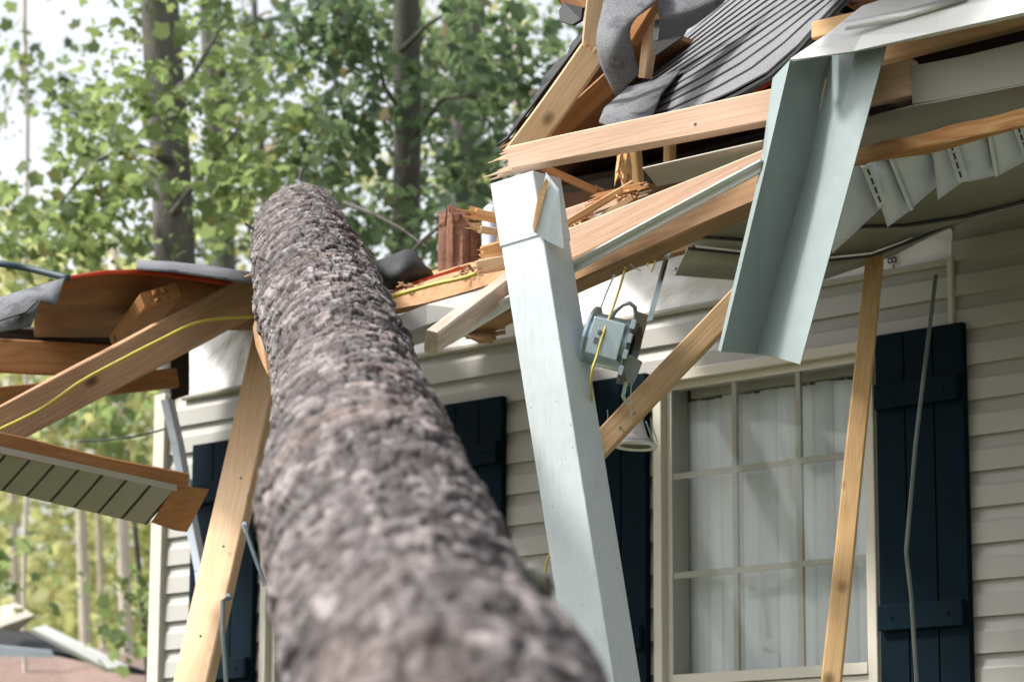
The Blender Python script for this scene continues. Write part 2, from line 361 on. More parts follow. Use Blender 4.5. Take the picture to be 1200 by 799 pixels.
rm.wb(-1.2, -1.12, .6, TOP-.12, -4, -.12)
rm.build('room_wall', M['room'], house)
ct = MB(); ct.wb(-3.055, -2.98, 0, 3.42, -.12, .040); ct.wb(-3.02, -2.98, 0, 3.42, .040, .046); ct.build('corner_trim', M['trim'], house, bevel=.003)
jt = MB(); jt.wb(-2.9, .74, 3.384, 3.402, 0, .03); jt.wb(-2.9, .74, 3.390, 3.397, .03, .034); jt.build('starter_trim', M['clay'], house)
jt = MB(); jt.wb(.735, .752, 3.18, 3.405, .02, .034); jt.build('channel_trim', M['trim'], house)
# house wrap as a wavy skin
wr = MB(); ns, nh = 150, 14
for i in range(ns+1):
    for j in range(nh+1):
        s = -2.93 + (.745+2.93)*i/ns; hh = 3.398 + (TOP-3.398+.03)*j/nh
        if i > ns-7: hh = min(hh, 3.398 + .095 + (ns-i)*.028)
        n_ = .006 + .012*(.5+noise.noise(Vector((s*3, hh*9, 1)))) + .006*noise.noise(Vector((s*11+hh*6, hh*4, 5)))
        wr.v.append(W(s, hh, n_))
for i in range(ns):
    for j in range(nh):
        a = i*(nh+1)+j; wr.f.append((a, a+nh+1, a+nh+2, a+1))
wrap = wr.build('house_wrap', M['wrap'], house, smooth=True)
def text(body, size, mat, s, h_, rot, parent, n_=.03, ext=.0008, sx=1):
    cu = bpy.data.curves.new('t', 'FONT'); cu.body = body; cu.size = size; cu.extrude = ext; cu.align_x = 'CENTER'; cu.align_y = 'CENTER'
    to = bpy.data.objects.new('t', cu); COL.objects.link(to); bpy.context.view_layer.update()
    me = bpy.data.meshes.new_from_object(to.evaluated_get(bpy.context.evaluated_depsgraph_get())); bpy.data.objects.remove(to)
    c = W(s, h_, n_); mw = Matrix.Translation(c) @ Matrix(((UV.x,0,NV.x,0),(UV.y,0,NV.y,0),(0,1,0,0),(0,0,0,1))) @ Matrix.Rotation(rot, 4, 'Z') @ Matrix.Scale(sx, 4, (1,0,0))
    return link('printed_lettering', me, mat, parent, mw)
text('-80', .05, M['ink'], .53, 3.432, math.pi/2, wrap)
pb = MB(); pb.wb(.262, .305, 3.425, 3.452, .026, .029); pb.wb(.23, .25, 3.41, 3.44, .026, .029); pb.build('printed_block', M['blue'], wrap)
text('10', .085, M['redink'], -2.365, 3.50, 0, wrap, .032)
ar = MB(); ar.tube([W(-2.44+.075*(1-math.cos(a)), 3.50+.125*math.sin(a)*-1, .032) for a in [(-1.2+.12*k) for k in range(24)]], .004, 6); ar.build('printed_arc', M['redink'], wrap)

def window(s0, s1, label_blind=True, gap=.10):
    c = house
    fr = MB(); h0, h1 = 1.15, 3.19; t = .035
    for a, b_, c_, d in ((s0, s0+t, h0, h1), (s1-t, s1, h0, h1), (s0+t, s1-t, h1-t, h1), (s0+t, s1-t, h0, h0+t)):
        fr.wb(a, b_, c_, d, -.10, .040)
    fr.wb(s0-.012, s0, h0, h1, .0, .028); fr.wb(s1, s1+.012, h0, h1, .0, .028)
    wf = fr.build('window', M['frame'], c, bevel=.003)
    sa = MB(); a, b_ = s0+t, s1-t; k = .022
    sa.wb(a, a+k, 2.17, 3.155, -.03, .012); sa.wb(b_-k, b_, 2.17, 3.155, -.03, .012); sa.wb(a+k, b_-k, 3.13, 3.155, -.03, .012); sa.wb(a+k, b_-k, 2.165, 2.20, -.03, .016)
    sa.wb(a, b_, 2.14, 2.162, -.07, .004); sa.wb(a, a+k, 1.185, 2.14, -.07, -.034); sa.wb(b_-k, b_, 1.185, 2.14, -.07, -.034)
    sa.build('sash', M['frame'], wf, bevel=.002)
    mu = MB(); m0, m1 = a+k, b_-k
    for i in (1, 2):
        x = m0+(m1-m0)*i/3; mu.wb(x-.010, x+.010, 2.20, 3.13, -.006, .006); mu.wb(x-.010, x+.010, 1.2, 2.14, -.056, -.044)
    for hh in (2.845, 2.52):
        for i in range(3):
            x0 = m0+(m1-m0)*i/3+(.010 if i else 0); x1 = m0+(m1-m0)*(i+1)/3-(.010 if i < 2 else 0); mu.wb(x0, x1, hh-.010, hh+.010, -.0055, .0055)
    mu.build('muntin', M['frame'], wf)
    gl = MB(); gl.quad(W(m0, 2.2, 0.0072), W(m1, 2.2, .0072), W(m1, 3.13, .0072), W(m0, 3.13, .0072)); gl.quad(W(m0, 1.2, -.04), W(m1, 1.2, -.04), W(m1, 2.14, -.04), W(m0, 2.14, -.04))
    gl.build('pane', M['glass'], wf)
    hr = MB(); hr.wb(s0+.06, s1-.02, 3.115, 3.15, -.135, -.085); hr.build('blind_rail', M['frame'], wf)
    x = s0 + t + gap; k = 0
    while x < s1-.03:
        sl_ = MB(); wv = .043; tw = R(-10 + 13*math.sin(k*2.3)); d = UV*math.cos(tw)*wv + NV*math.sin(tw)*wv
        c0 = W(x, 0, -.115); rows = []
        for j in range(5):
            f = -1+2*j/4; rows.append(c0 + d*f + NV*(.013*(1-f*f)))
        drop = random.uniform(0, .012)
        for p, q in zip(rows[:-1], rows[1:]):
            sl_.quad(p+ZV*1.22, q+ZV*1.22, q+ZV*(3.105+drop), p+ZV*(3.105+drop))
        sl_.tube([c0+ZV*(3.10), c0+ZV*3.12], .004, 6)
        sl_.build('blind_slat', M['blind'], wf, smooth=True); x += .0765; k += 1
    return wf
window(-.45, .45, gap=.035)
window(-2.40, -1.50, gap=.05)
def shutter(s0, s1):
    b = MB(); h0, h1 = 1.12, 3.195; n = 3; wd = (s1-s0)/n
    for i in range(n): b.wb(s0+i*wd+(.0025 if i else 0), s0+(i+1)*wd-(.0025 if i < n-1 else 0), h0, h1, .026, .050)
    b.wb(s0+.004, s1-.004, h0+.01, h1-.01, .020, .040)
    o = b.build('shutter', M['shutter'], house, bevel=.0015)
    for hh in (2.96, 2.285, 1.35):
        t = MB(); t.wb(s0+.008, s1-.008, hh, hh+.078, .0505, .072)
        bt = t.build('batten', M['shutter'], o, bevel=.003)
        for x in (s0+.06, s1-.06):
            sc_ = MB(); sc_.lathe(W(x, hh+.039, .072), NV, [(0,.007),(.003,.006),(.004,0.0001)], 10); sc_.build('screw', M['shutter'], bt)
for a, b_ in ((-.80, -.475), (.470, .795), (-2.80, -2.43), (-1.475, -1.135)): shutter(a, b_)

# ---- porch roof, right: shingled deck, its underside and dark attic behind
def bil(a, b_, c, d, u, v):   # a-b bottom, d-c top
    return a*(1-u)*(1-v) + b_*u*(1-v) + c*u*v + d*(1-u)*v
L0, L1 = P(719,153,7.9), P(990,14,7.35); U0, U1 = P(733,101,8.7), P(900,-44,8.9)
# courses
EDGE = [(719,156,7.9),(796,137,7.78),(860,109,7.66),(900,87,7.56),(935,56,7.48),(965,22,7.42),(1000,-14,7.35)]
def edgeP(u):
    f = u*6; i = min(int(f), 5); return P(*(a+(b_-a)*(f-i) for a, b_ in zip(EDGE[i], EDGE[i+1])))
def bil2(u, v):
    st_ = L0.lerp(L1, u); b_ = U0.lerp(U1, u); return st_.lerp(b_, v) + (edgeP(u)-st_)*(1-v)**5
shg = MB(); sbt = MB(); NC = 14; NX = 60
upn = ZV
for c in range(NC):
    v0, v1 = c/NC, (c+1)/NC
    u0 = .0 if 3 <= c <= 13 else random.uniform(.25, .4)
    if c < 3: u0 = .05*(3-c)
    cuts = []
    x = u0
    for i in range(NX):
        a, b_ = u0+(1-u0)*i/NX, u0+(1-u0)*(i+1)/NX
        off = .004*noise.noise(Vector((a*6, c*3.1, 0)))
        lift = .009 + off*.4
        p0 = bil2(a,v0) + upn*lift; p1 = bil2(b_,v0) + upn*(.009+.0016*noise.noise(Vector((b_*6, c*3.1, 0))))
        q0 = bil2(a,v1) + upn*.002; q1 = bil2(b_,v1) + upn*.002
        dn = upn*-.0045
        shg.quad(p0, p1, q1, q0); sbt.quad(p0+dn, p1+dn, p1+upn*-.0015, p0+upn*-.0015)
shg.build('shingles', M['shingle'], house); sbt.build('shingle_butts', M['ink'], house)  # black asphalt butts, also painting in the shade line under each course
# rough granule patch at the left tip
grid('shingle_patch', [[(702,143,7.80),(722,152,7.78),(760,146,7.7)],[(708,128,7.95),(735,124,7.93),(775,110,7.9)],[(736,103,8.2),(765,96,8.15),(800,80,8.12)]], M['shflap'], .006, house)
# plywood + drip edge under the shingles (left part blackened as shade)
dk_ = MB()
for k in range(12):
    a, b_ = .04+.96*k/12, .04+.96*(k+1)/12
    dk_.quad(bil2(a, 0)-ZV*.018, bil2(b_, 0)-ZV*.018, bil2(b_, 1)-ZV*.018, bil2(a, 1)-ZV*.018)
dk_.build('roof_sheathing', M['felt'], house, solid=.012)  # felt black paints the shaded gap under this plywood
sheet('roof_sheathing', [(1000,10,7.45),(1460,-150,6.2),(1460,-420,10.0),(900,-50,9.2)], [(0,1,2,3)], M['ply'], .015, house)
de = MB()
for k in range(24):
    de.strip([edgeP(.08+.92*k/24)-ZV*.012, edgeP(.08+.92*(k+1)/24)-ZV*.012], UV*.01, ZV*.007)
de.build('drip_edge', M['felt'], house)
sheet('eave_cavity', [(800,150,8.1),(870,125,7.95),(1010,60,7.7),(1010,-20,8.2),(820,80,8.6)], [(0,1,2,3,4)], M['dark'], .01, house)  # dark sheet painting the shade inside the eave
rf = MB()  # red underside batten just behind the drip edge
rf.strip([P(868,118,7.72), P(920,86,7.66), P(958,54,7.6)], UV*.008, ZV*.006); rf.build('eave_strip', M['red'], house)
us = MB(); us.hexa([W(1.45,3.86,2.15),W(5,3.86,2.15),W(5,4.9,-.6),W(.3,4.9,-.6),W(1.45,4.0,2.15),W(5,4.0,2.15),W(5,5.04,-.6),W(.3,5.04,-.6)]); us.build('roof_deck', M['ply'], house)  # out-of-view roof slab, added to shade the right wall
# broken far slope seen from inside: sheathing + attic floor coloured near-black for its shade
sheet('attic_sheathing', [(614,196,8.9),(618,168,8.7),(660,112,8.5),(704,68,8.35),(760,30,8.3),(840,60,8.6),(960,20,8.9),(1010,60,9.2),(1000,190,9.6),(760,240,9.6),(655,245,9.5)], [(0,1,2,3,4,5,6,7,8,9,10)], M['ply'], .02, house)
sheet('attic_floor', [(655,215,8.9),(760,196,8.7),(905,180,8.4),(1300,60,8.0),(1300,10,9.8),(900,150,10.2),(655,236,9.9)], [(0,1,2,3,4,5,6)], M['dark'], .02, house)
# near-black sheet painting the soffit cavity shadow above right wall
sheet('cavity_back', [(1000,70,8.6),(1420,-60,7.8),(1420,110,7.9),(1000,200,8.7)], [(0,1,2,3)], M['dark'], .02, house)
# rake of the broken gable: dark edged sheathing, ragged
rk = []
for i in range(15):
    f = i/14; jx = random.uniform(-4, 4)
    rk.append([(590+f*100+jx, 178-f*142+jx*.6, 8.35-.15*f), (601+f*92, 168-f*122, 8.25-.15*f), (612+f*84, 165-f*112, 8.3-.15*f)])
grid('rake_sheathing', rk, M['ply'], .012, house, smooth=False)
rk2 = [[(a[0][0]-5+random.uniform(-2,2), a[0][1]-4+random.uniform(-2,2), a[0][2]+.02), (a[1][0]-6, a[1][1]-5, a[1][2]+.03)] for a in rk]
grid('rake_felt', rk2, M['felt'], .006, house, smooth=False)
sheet('torn_ridge_sheathing', [(655,0,8.3),(650,-30,8.3),(720,-40,8.2),(715,0,8.2),(700,14,8.2),(686,10,8.2),(672,14,8.25),(660,8,8.3)], [(0,1,2,3,4,5,6,7)], M['ply'], .02, house)
sheet('ridge_felt', [(656,14,8.28),(662,4,8.28),(684,8,8.2),(682,24,8.2),(672,30,8.2),(658,26,8.25)], [(0,1,2,3,4,5)], M['felt'], .01, house)

# ---- left eave of the house: bent deck seen from below
arc = [(40,337),(78,327),(124,320),(160,319),(201,322),(245,328),(300,337)]
grid('left_roof_deck', [[(x, y, 9.0+.002*x) for x, y in arc], [(x, y+26+.03*x*.3, 9.5) for x, y in arc], [(x, 393+(x>200)*-8, 10.1) for x, y in arc], [(x, 390+(x>190)*-12, 11.15) for x, y in arc]], M['ply'], .012, house)
grid('left_roof_edge', [[(x, y-3.5, 8.985+.002*x) for x, y in arc[1:]], [(x, y+.8+(x-78)*.018, 8.985+.002*x) for x, y in arc[1:]]], M['red'], .01, house)
grid('left_shingles', [[(x, y-4.5, 9.0) for x, y in arc[3:]], [(x, y-10-(.02*x), 9.9) for x, y in arc[3:]], [(x, y-2, 12.5) for x, y in arc[3:]]], M['shflap'], .01, house)
bk = MB(); bk.v = [P(-60,380,10.2),P(160,390,10.25),P(160,405,10.3),P(-60,402,10.2)]; bk.f = [(0,1,2,3)]; bk.build('eave_gap_board', M['dark'], house, solid=.02)  # dark strip painted for the shaded black gap under the eave
pf = MB(); pf.hexa([P(200,470,10.9),P(222,462,10.9),P(222,462,11.1),P(200,470,11.1),P(200,395,10.9),P(222,390,10.9),P(222,390,11.1),P(200,395,11.1)]); pf.build('corner_stud', M['dark'], house)  # near-black block at the wall corner, below the eave
# crushed eave in the middle, right of the fallen trunk
grid('middle_eave_deck', [[(455,352,8.35),(500,338,8.3),(550,325,8.25),(600,312,8.2),(660,300,8.2)], [(450,368,8.3),(500,358,8.25),(550,344,8.2),(600,328,8.15),(660,312,8.15)]], M['ply_top'], .02, house, smooth=False)
grid('middle_eave_top', [[(455,350,8.37),(500,336,8.32),(550,323,8.27),(600,310,8.22)], [(458,340,9.2),(500,322,9.2),(550,306,9.2),(600,296,9.2)],[(458,345,10.2),(500,330,10.2),(550,316,10.2),(600,306,10.2)]], M['ply_top'], .012, house, smooth=False)
grid('middle_red_edge', [[(462,338,8.6),(500,325,8.6),(548,310,8.6)], [(470,345,8.6),(503,332,8.6),(548,316,8.6)]], M['red'], .012, house, smooth=False)
grid('middle_fascia', [[(452,376,8.2),(500,357,8.2),(552,343,8.15),(605,326,8.1)], [(452,398,8.18),(500,380,8.18),(552,363,8.12),(605,346,8.08)], [(452,404,8.5),(500,388,8.5),(552,374,8.5),(605,360,8.5)]], M['grey_metal'], .003, house, smooth=False)
grid('middle_soffit', [[(452,404,8.5),(500,388,8.5),(552,374,8.5),(605,360,8.5)], [(452,414,9.9),(500,400,9.9),(552,388,9.8),(605,376,9.6)]], M['clay'], .003, house, smooth=False)

# ================================================================== lumber
NF = NV + ZV*.0
def HZ(a=0): return ZV
b1 = board('roof_beam', 'long light pine beam with a splintered left end resting above the leaning white post', 'beam', P(600,188,7.52), P(1074,92,7.02), .064, .045, ZV, M['pink_pine'], e0=(.085,3,5), w1=.092)
b2 = board('upper_beam', 'small pine corner showing left of the fold where white trim meets the shingles', 'beam', P(957,38,7.25), P(1065,12,7.05), .045, .04, ZV, M['yellow_pine'])
b2b = board('under_trim_beam', 'shaded pine beam running right from the hanging sheet, between white trim and dark cavity', 'beam', P(985,67,7.3), P(1400,-39,6.5), .088, .04, ZV, M['yellow_pine'])
b3 = board('torn_beam', 'torn yellow brown timber with a ragged underside above the hanging soffit backs', 'beam', P(880,216,7.45), P(1330,108,6.5), .040, .05, ZV, M['torn_dark'], rough=.012, nl=90, tears=.02)
# front header that has dropped to the left: upper timber, lower timber, metal strip
b4 = board('fallen_header', 'knotty pink pine plank lying along the top of the narrow grey metal strip', 'plank', P(640,308,7.75), P(905,186,7.4), .115, .04, ZV*1 + UV*.3, M['pink_pine'], w1=.055)
lp = board('lower_header', 'brown header timber under the narrow grey metal strip, cable strands poking from its underside', 'beam', P(560,374,7.9), P(920,212,7.2), .072, .09, ZV, M['brown_pine'], e0=(.12,4,6), rough=.004, nl=50)
st = MB(); pts = [P(520,404,7.8), P(596,357,7.72), P(667,319,7.52), P(780,258,7.27), P(900,194,7.05)]
st.strip(pts, (UV*.3+ZV).normalized()*.0085, NV*.004); st.strip([p+NV*.0+ZV*.008 for p in pts], ZV*.002, NV*.03)
tag(st.build('metal_strip', M['alu_white']), 'long narrow grey white metal edge strip running diagonally behind the leaning post', 'metal trim')
hk = MB()
hk.tube([P(720,305,7.45), P(728,309,7.42), P(732,316,7.42), P(731,317,7.43)], .0012, 6); hk.tube([P(738,309,7.45), P(745,315,7.42), P(751,317,7.4)], .0014, 6)
tag(hk.build('wire_end', M['cable']), 'two short dark wire stubs poking out of the brown header timber above the light can', 'wire')
b5 = board('weathered_stud', 'short grey weathered stud with a sawn end pointing left between trunk and leaning post', 'board', P(505,401,7.35), P(640,300,8.05), .06, .036, ZV*.9+UV*.25, M['grey_pine'])
b6 = board('brace_board', 'short yellow pine brace slanting behind the hanging metal sheet down to the leaning post', 'board', P(690,536,7.62), P(872,345,7.75), .062, .036, ZV*1-UV*.2, M['tan_yellow'])
b7 = board('prop_stud', 'tall upright pine prop standing in front of the window, left of the dark shutter', 'post', P(1025,306,8.45), P(966,880,7.3), .052, .052, UV*.55+NV*.75, M['yellow_pine'])
b8 = board('leaning_plank', 'wide pale pine plank leaning left of the fallen trunk with bent nails in its face', 'plank', P(318,395,9.65), P(205,900,8.7), .13, .045, (UV+NV*-.25), M['pine'])
for nm, pts in (('bolt', [(287,616,9.05),(289,624,9.0),(298,650,8.98),(311,686,8.96)]), ('bolt', [(268,700,8.95),(261,704,8.9),(261,740,8.88),(265,800,8.86)])):
    t = MB(); t.tube([P(*p) for p in pts], .0075, 8); t.lathe(P(*pts[0])-NV*.004, NV, [(0,.014),(.008,.014),(.012,.0001)], 10); t.build(nm, M['nail'], b8)
b9 = board('fallen_rafter', 'long orange brown rafter slanting down to the left edge with a yellow cable along it', 'rafter', P(-110,560,8.7), P(305,340,9.35), .125, .05, ZV, M['tan_pine'], rough=.003)
b10 = board('back_rafter', 'horizontal brown board behind the slanting rafter under the left roof edge', 'rafter', P(-80,412,9.9), P(128,424,10.0), .115, .04, ZV, M['orange_pine'])
b11 = board('lower_back_board', 'short reddish board between the slanting rafter and the horizontal board at far left', 'board', P(-60,472,9.7), P(205,443,10.3), .07, .04, ZV, M['orange_pine'])
b12 = board('rafter_stub', 'stubby rafter end with a notched tip under the red edged left roof', 'rafter', P(188,346,9.15), P(150,395,9.75), .12, .05, UV+ZV*.2, M['orange_pine'], e0=(.02,2,4))
def nails(par, pts):
    for (x, y, D) in pts:
        n_ = MB(); vd = (P(x, y, D)-Vector((0,0,1.5))).normalized(); n_.lathe(P(x, y, D), -vd, [(-.01,.002),(0,.002),(.001,.0042),(.003,.0042),(.0031,.0001)], 8)
        n_.build('nail', M['nail'], par)
nails(b9, [(52,487,8.75),(120,455,8.9),(232,400,9.1)]); nails(b8, [(282,560,9.25),(262,640,9.1),(235,745,8.9)]); nails(b1, [(815,146,7.26),(1044,108,7.03),(690,178,7.4)]); nails(b6, [(727,501,7.62),(744,484,7.62)]); nails(b7, [(1015,430,8.15),(1003,520,7.98)]); nails(lp, [(800,272,7.42),(850,246,7.33)])
# timbers inside the broken gable
b13 = board('gable_rafter', 'broad bright yellow rafter along the left edge of the broken gable', 'rafter', P(606,184,8.15), P(697,60,7.98), .072, .05, (P(700,120,8.1)-P(640,60,8.1)), M['pine'], e1=(.05,3,5), rough=.004, nl=50)
b13b = board('torn_rafter', 'torn bright wood end sticking up above the broad bright gable rafter', 'rafter', P(691,66,8.0), P(704,-30,7.95), .055, .04, (P(700,120,8.1)-P(680,120,8.1)), M['pine'], e0=(.04,3,5), rough=.01, nl=40)
b14 = board('gable_purlin', 'orange board just below and right of the broad bright gable rafter', 'board', P(612,190,8.45), P(720,92,8.3), .06, .04, (P(700,120,8.1)-P(640,60,8.1)), M['orange_pine'])
b15 = board('gable_brace', 'narrow slanting brace behind the drooping grey shingle flap', 'board', P(738,48,8.2), P(785,-30,8.1), .045, .035, UV, M['orange_pine'])
b16 = board('gable_stud', 'short upright stud between the two drooping shingle flaps', 'board', P(756,92,8.22), P(766,14,8.2), .03, .035, UV, M['pine'], w1=.04)
b17 = board('short_stud', 'small upright stud under the long splintered beam left of the grey soffit sheet', 'board', P(748,228,8.05), P(743,170,8.05), .033, .03, UV, M['yellow_pine'])
b18 = board('short_block', 'small wood block tucked under the long beam above the grey soffit sheet', 'board', P(785,206,8.2), P(785,170,8.2), .028, .03, UV, M['yellow_pine'])
b19 = board('lath', 'thin pale board lying flat in the gap right of the leaning post top', 'board', P(640,262,8.05), P(745,226,7.95), .04, .02, ZV, M['pink_pine'], e1=(.05,2,4))
b20 = board('brown_lath', 'thin brown lath crossing over the pale board in the gap beside the post', 'board', P(668,280,7.85), P(742,232,7.8), .02, .015, ZV, M['brown_pine'])
b21 = board('cross_joist', 'shaded joist behind the window head wrap, above the recessed light strap', 'joist', P(700,315,8.6), P(812,284,8.5), .05, .035, ZV, M['brown_pine'])
def splinters(name, label, cx, cy, D, n, ang, spread, L, mat, wid=.012):
    b = MB(); X = (P(cx+10, cy, D)-P(cx, cy, D)).normalized(); Y = (P(cx, cy-10, D)-P(cx, cy, D)).normalized(); Z = X.cross(Y)
    for i in range(n):
        a = R(ang+random.uniform(-spread, spread)); d = (X*math.cos(a)+Y*math.sin(a)+Z*random.uniform(-.3,.3)).normalized()
        s = d.orthogonal().normalized(); t = d.cross(s); l = L*random.uniform(.35, 1); w_ = wid*random.uniform(.4, 1.2)
        c = P(cx, cy, D) + Y*random.uniform(-1,1)*wid*2.4 + X*random.uniform(-1,1)*wid*1.5 + Z*random.uniform(-1,1)*wid*2
        m_ = c+d*l*.55+s*random.uniform(-.012,.012); e_ = c+d*l+s*random.uniform(-.03,.03)
        b.hexa([c-s*w_-t*w_*.5, c+s*w_-t*w_*.5, c+s*w_+t*w_*.5, c-s*w_+t*w_*.5, m_-s*w_*.8-t*w_*.4, m_+s*w_*.8-t*w_*.4, m_+s*w_*.8+t*w_*.4, m_-s*w_*.8+t*w_*.4])
        b.hexa([m_-s*w_*.8-t*w_*.4, m_+s*w_*.8-t*w_*.4, m_+s*w_*.8+t*w_*.4, m_-s*w_*.8+t*w_*.4, e_-s*w_*.15-t*w_*.1, e_+s*w_*.15-t*w_*.1, e_+s*w_*.15+t*w_*.1, e_-s*w_*.15+t*w_*.1])
    o = b.build(name, mat); tag(o, label, 'splinters'); return o
def shard(label, x0, y0, D0, x1, y1, D1, w_, t_, mat, L_=.06, seg=(2,3)):
    return board('torn_shard', label, 'wood shard', P(x0,y0,D0), P(x1,y1,D1), w_, t_, ZV+UV*random.uniform(-.4,.4), M[mat], e0=(L_,*seg), e1=(L_*.6,*seg), rough=.010, nl=26)
shard('highest pale torn shard sticking out left behind the leaning post top', 556, 250, 7.95, 612, 262, 8.0, .034, .022, 'torn')
shard('second pale torn shard under the highest one behind the leaning post', 560, 266, 7.9, 615, 274, 8.0, .020, .02, 'pine', .07)
shard('chunky torn shard just above the yellow cable beside the leaning post', 566, 298, 7.95, 625, 286, 8.0, .036, .026, 'torn', .05)
shard('broad broken wood chip lying on the crushed eave against the leaning post', 560, 318, 7.9, 625, 300, 7.95, .036, .02, 'pine', .06)
shard('small dark shard upright behind the leaning post above the crushed eave', 584, 302, 8.05, 592, 268, 8.05, .03, .02, 'tan_pine', .04)
shard('torn lath crossing low in the gap right of the leaning post', 650, 268, 7.95, 720, 250, 7.9, .018, .015, 'tan_pine', .05)
shard('pale torn stick rising to the right in the gap beside the leaning post', 660, 262, 7.8, 742, 216, 7.85, .016, .014, 'torn', .05)
shard('brown shard lying against the small upright stud under the long beam', 700, 232, 7.9, 752, 219, 7.8, .024, .014, 'orange_pine', .05)
shard('dark broken batten end left of the long splintered beam, below the bright gable rafter', 640, 200, 8.1, 700, 222, 8.1, .02, .016, 'orange_pine', .05)
splinters('wood_splinters', 'ragged orange splinters hanging under the long beam beside the small upright stud', 731, 182, 7.9, 16, -92, 6, .11, M['torn'], .008)
splinters('wood_splinters', 'dark torn fibres in the gap right of the leaning post top', 683, 262, 7.85, 22, 10, 60, .06, M['brown_pine'], .003)
splinters('wood_splinters', 'jagged brown shards where the lower header ends left of the leaning post', 585, 384, 7.9, 7, 190, 8, .13, M['brown_pine'], .016)
# fibrous stump
fb = MB(); c = P(538, 330, 9.0); seg = 40
for j in range(13):
    f = j/12
    for k in range(seg):
        a = 2*math.pi*k/seg; r = (.066+.0025*math.sin(a*17+j*.2)+.003*math.sin(a*9+1)+.0022*math.sin(a*31+j*.35))*(1-.08*f) + (.012*random.random() if j == 12 else 0)
        fb.v.append(c + Vector((math.cos(a)*r, math.sin(a)*r, -.1+f*.29 + (.03*math.sin(k*.9)*math.sin(k*2.3+1)+random.uniform(-.012,.02) if j == 12 else 0))))
for j in range(12):
    for k in range(seg):
        a = j*seg+k; b_ = j*seg+(k+1) % seg; fb.f.append((a, b_, b_+seg, a+seg))
fb.f.append(tuple(12*seg+k for k in range(seg)))
tag(fb.build('broken_stump', M['fibre'], smooth=False), 'reddish fibrous broken wood stump on the crushed eave between trunk and leaning post', 'stump')
vent = MB(); vent.lathe(P(574,345,9.2), ZV, [(-.1,.026),(.25,.026),(.28,.02),(.29,.01),(.291,.0001)], 24)
tag(vent.build('vent_pipe', M['soffit_back'], smooth=True), 'grey vent pipe half hidden behind the top of the leaning post', 'pipe')

def chips(label, pts, n_, sz, mat):
    b = MB()
    for i in range(n_):
        q = pts[i % len(pts)]; c = P(q[0]+random.uniform(-q[3],q[3]), q[1]+random.uniform(-q[4],q[4]), q[2]+random.uniform(-.05,.05))
        x = Vector((random.uniform(-1,1),random.uniform(-1,1),random.uniform(-.5,.5))).normalized(); y = x.orthogonal().normalized(); z = x.cross(y)
        l = sz*random.uniform(.3,1.4); b.box(c, x*l, y*l*random.uniform(.12,.35), z*l*.1)
    o = b.build('wood_chips', mat); tag(o, label, 'wood chips', kind='stuff'); return o
chips('scattered splinters and bark crumbs on the crushed eave beside the trunk', [(500,334,8.35,34,5),(560,318,8.25,26,6)], 90, .010, M['brown_pine'])
chips('scattered splinters and crumbs in the gap right of the leaning post', [(690,262,7.85,26,9),(735,230,7.85,14,7)], 110, .009, M['torn'])
# ---- leaning white post
pc = empty('porch_post', P(716, 900, 7.3), 'white painted square porch post knocked loose and leaning, split open at the top', 'post')
top, bot = P(616, 212, 7.5), P(722, 880, 7.2)
ax = (bot-top).normalized(); view = (P(660,500,7.4)-Vector((0,0,1.5))).normalized()
side = ax.cross(view).normalized(); fr_ = side.cross(ax).normalized()
if (fr_).dot(view) > 0: fr_ = -fr_
rt = (P(700,500,7.4)-P(660,500,7.4)); rt = (rt-ax*rt.dot(ax)).normalized(); fw = fr_
th = R(31)
ex = rt*math.cos(th)+fw*math.sin(th); ey = -rt*math.sin(th)+fw*math.cos(th)   # ex: along left wide face, ey: outward of it
def postbox(l0, l1, hw, name, mat, off=0, bevel=.003, parent=pc, slant=0):
    b = MB(); c0 = top+ax*l0; c1 = top+ax*l1
    def ring(c, hw): return [c-ex*hw-ey*hw, c+ex*hw-ey*hw, c+ex*hw+ey*hw, c-ex*hw+ey*hw]
    r0 = ring(c0, hw); r1 = ring(c1, hw)
    b.hexa(r1+r0)
    return b.build(name, mat, parent, bevel=bevel)
Lp = (bot-top).length
postbox(.165, Lp, .0645, 'post_shaft', M['paint'])
postbox(.0, .17, .0672, 'post_collar', M['paint'])
# split wrap piece at the top right face, with the raw pine strip showing
b = MB(); o_ = ex*.066
def Q(px, py, D): return P(px, py, D)
sheet('split_wrap', [(640,202,7.385),(655,222,7.37),(661,292,7.37),(640,282,7.375),(626,272,7.38),(634,230,7.38)], [(0,1,2,3,4,5)], M['paint'], .006, pc)
sheet('raw_strip', [(640,209,7.372),(643,213,7.372),(630,262,7.372),(626,273,7.372),(624,266,7.374),(631,228,7.374)], [(0,1,2,3,4,5)], M['yellow_pine'], .006, pc)

# ---- bent white trim at top right and the sheet that hangs from it
tr_ = empty('bent_trim', P(1000, 60, 7.0), 'bright white folded metal fascia trim across the top right, its left end dangling as a long pale blue sheet', 'metal trim')
S = [(906,92,7.12),(926,70,7.05),(975,60,7.12),(1004,56,7.02),(1041,47,6.95)]
B_ = [(842,410,7.0),(845,412,6.96),(886,415,7.06),(907,418,6.98),(938,427,6.9)]
Md = [(891,200,7.07),(896,200,7.0),(945,205,7.09),(968,205,6.99),(1000,198,6.92)]
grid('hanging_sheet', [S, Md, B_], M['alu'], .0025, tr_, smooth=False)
rows = [[(926,70,7.02),(970,40,7.1),(1010,8,7.15),(1100,-22,6.95),(1300,-60,6.3)],
        [(926,70,7.0),(962,55,6.98),(1010,42,6.92),(1100,14,6.7),(1300,-32,6.15)],
        [(929,72,7.0),(958,66,6.97),(1000,60,6.93),(1100,37,6.7),(1300,-8,6.15)],
        [(935,71,7.05),(960,67,7.03),(1004,61,6.99),(1100,41,6.76),(1300,-4,6.2)]]
grid('top_fold', rows[:2], M['alu_white'], .0025, tr_, smooth=False)
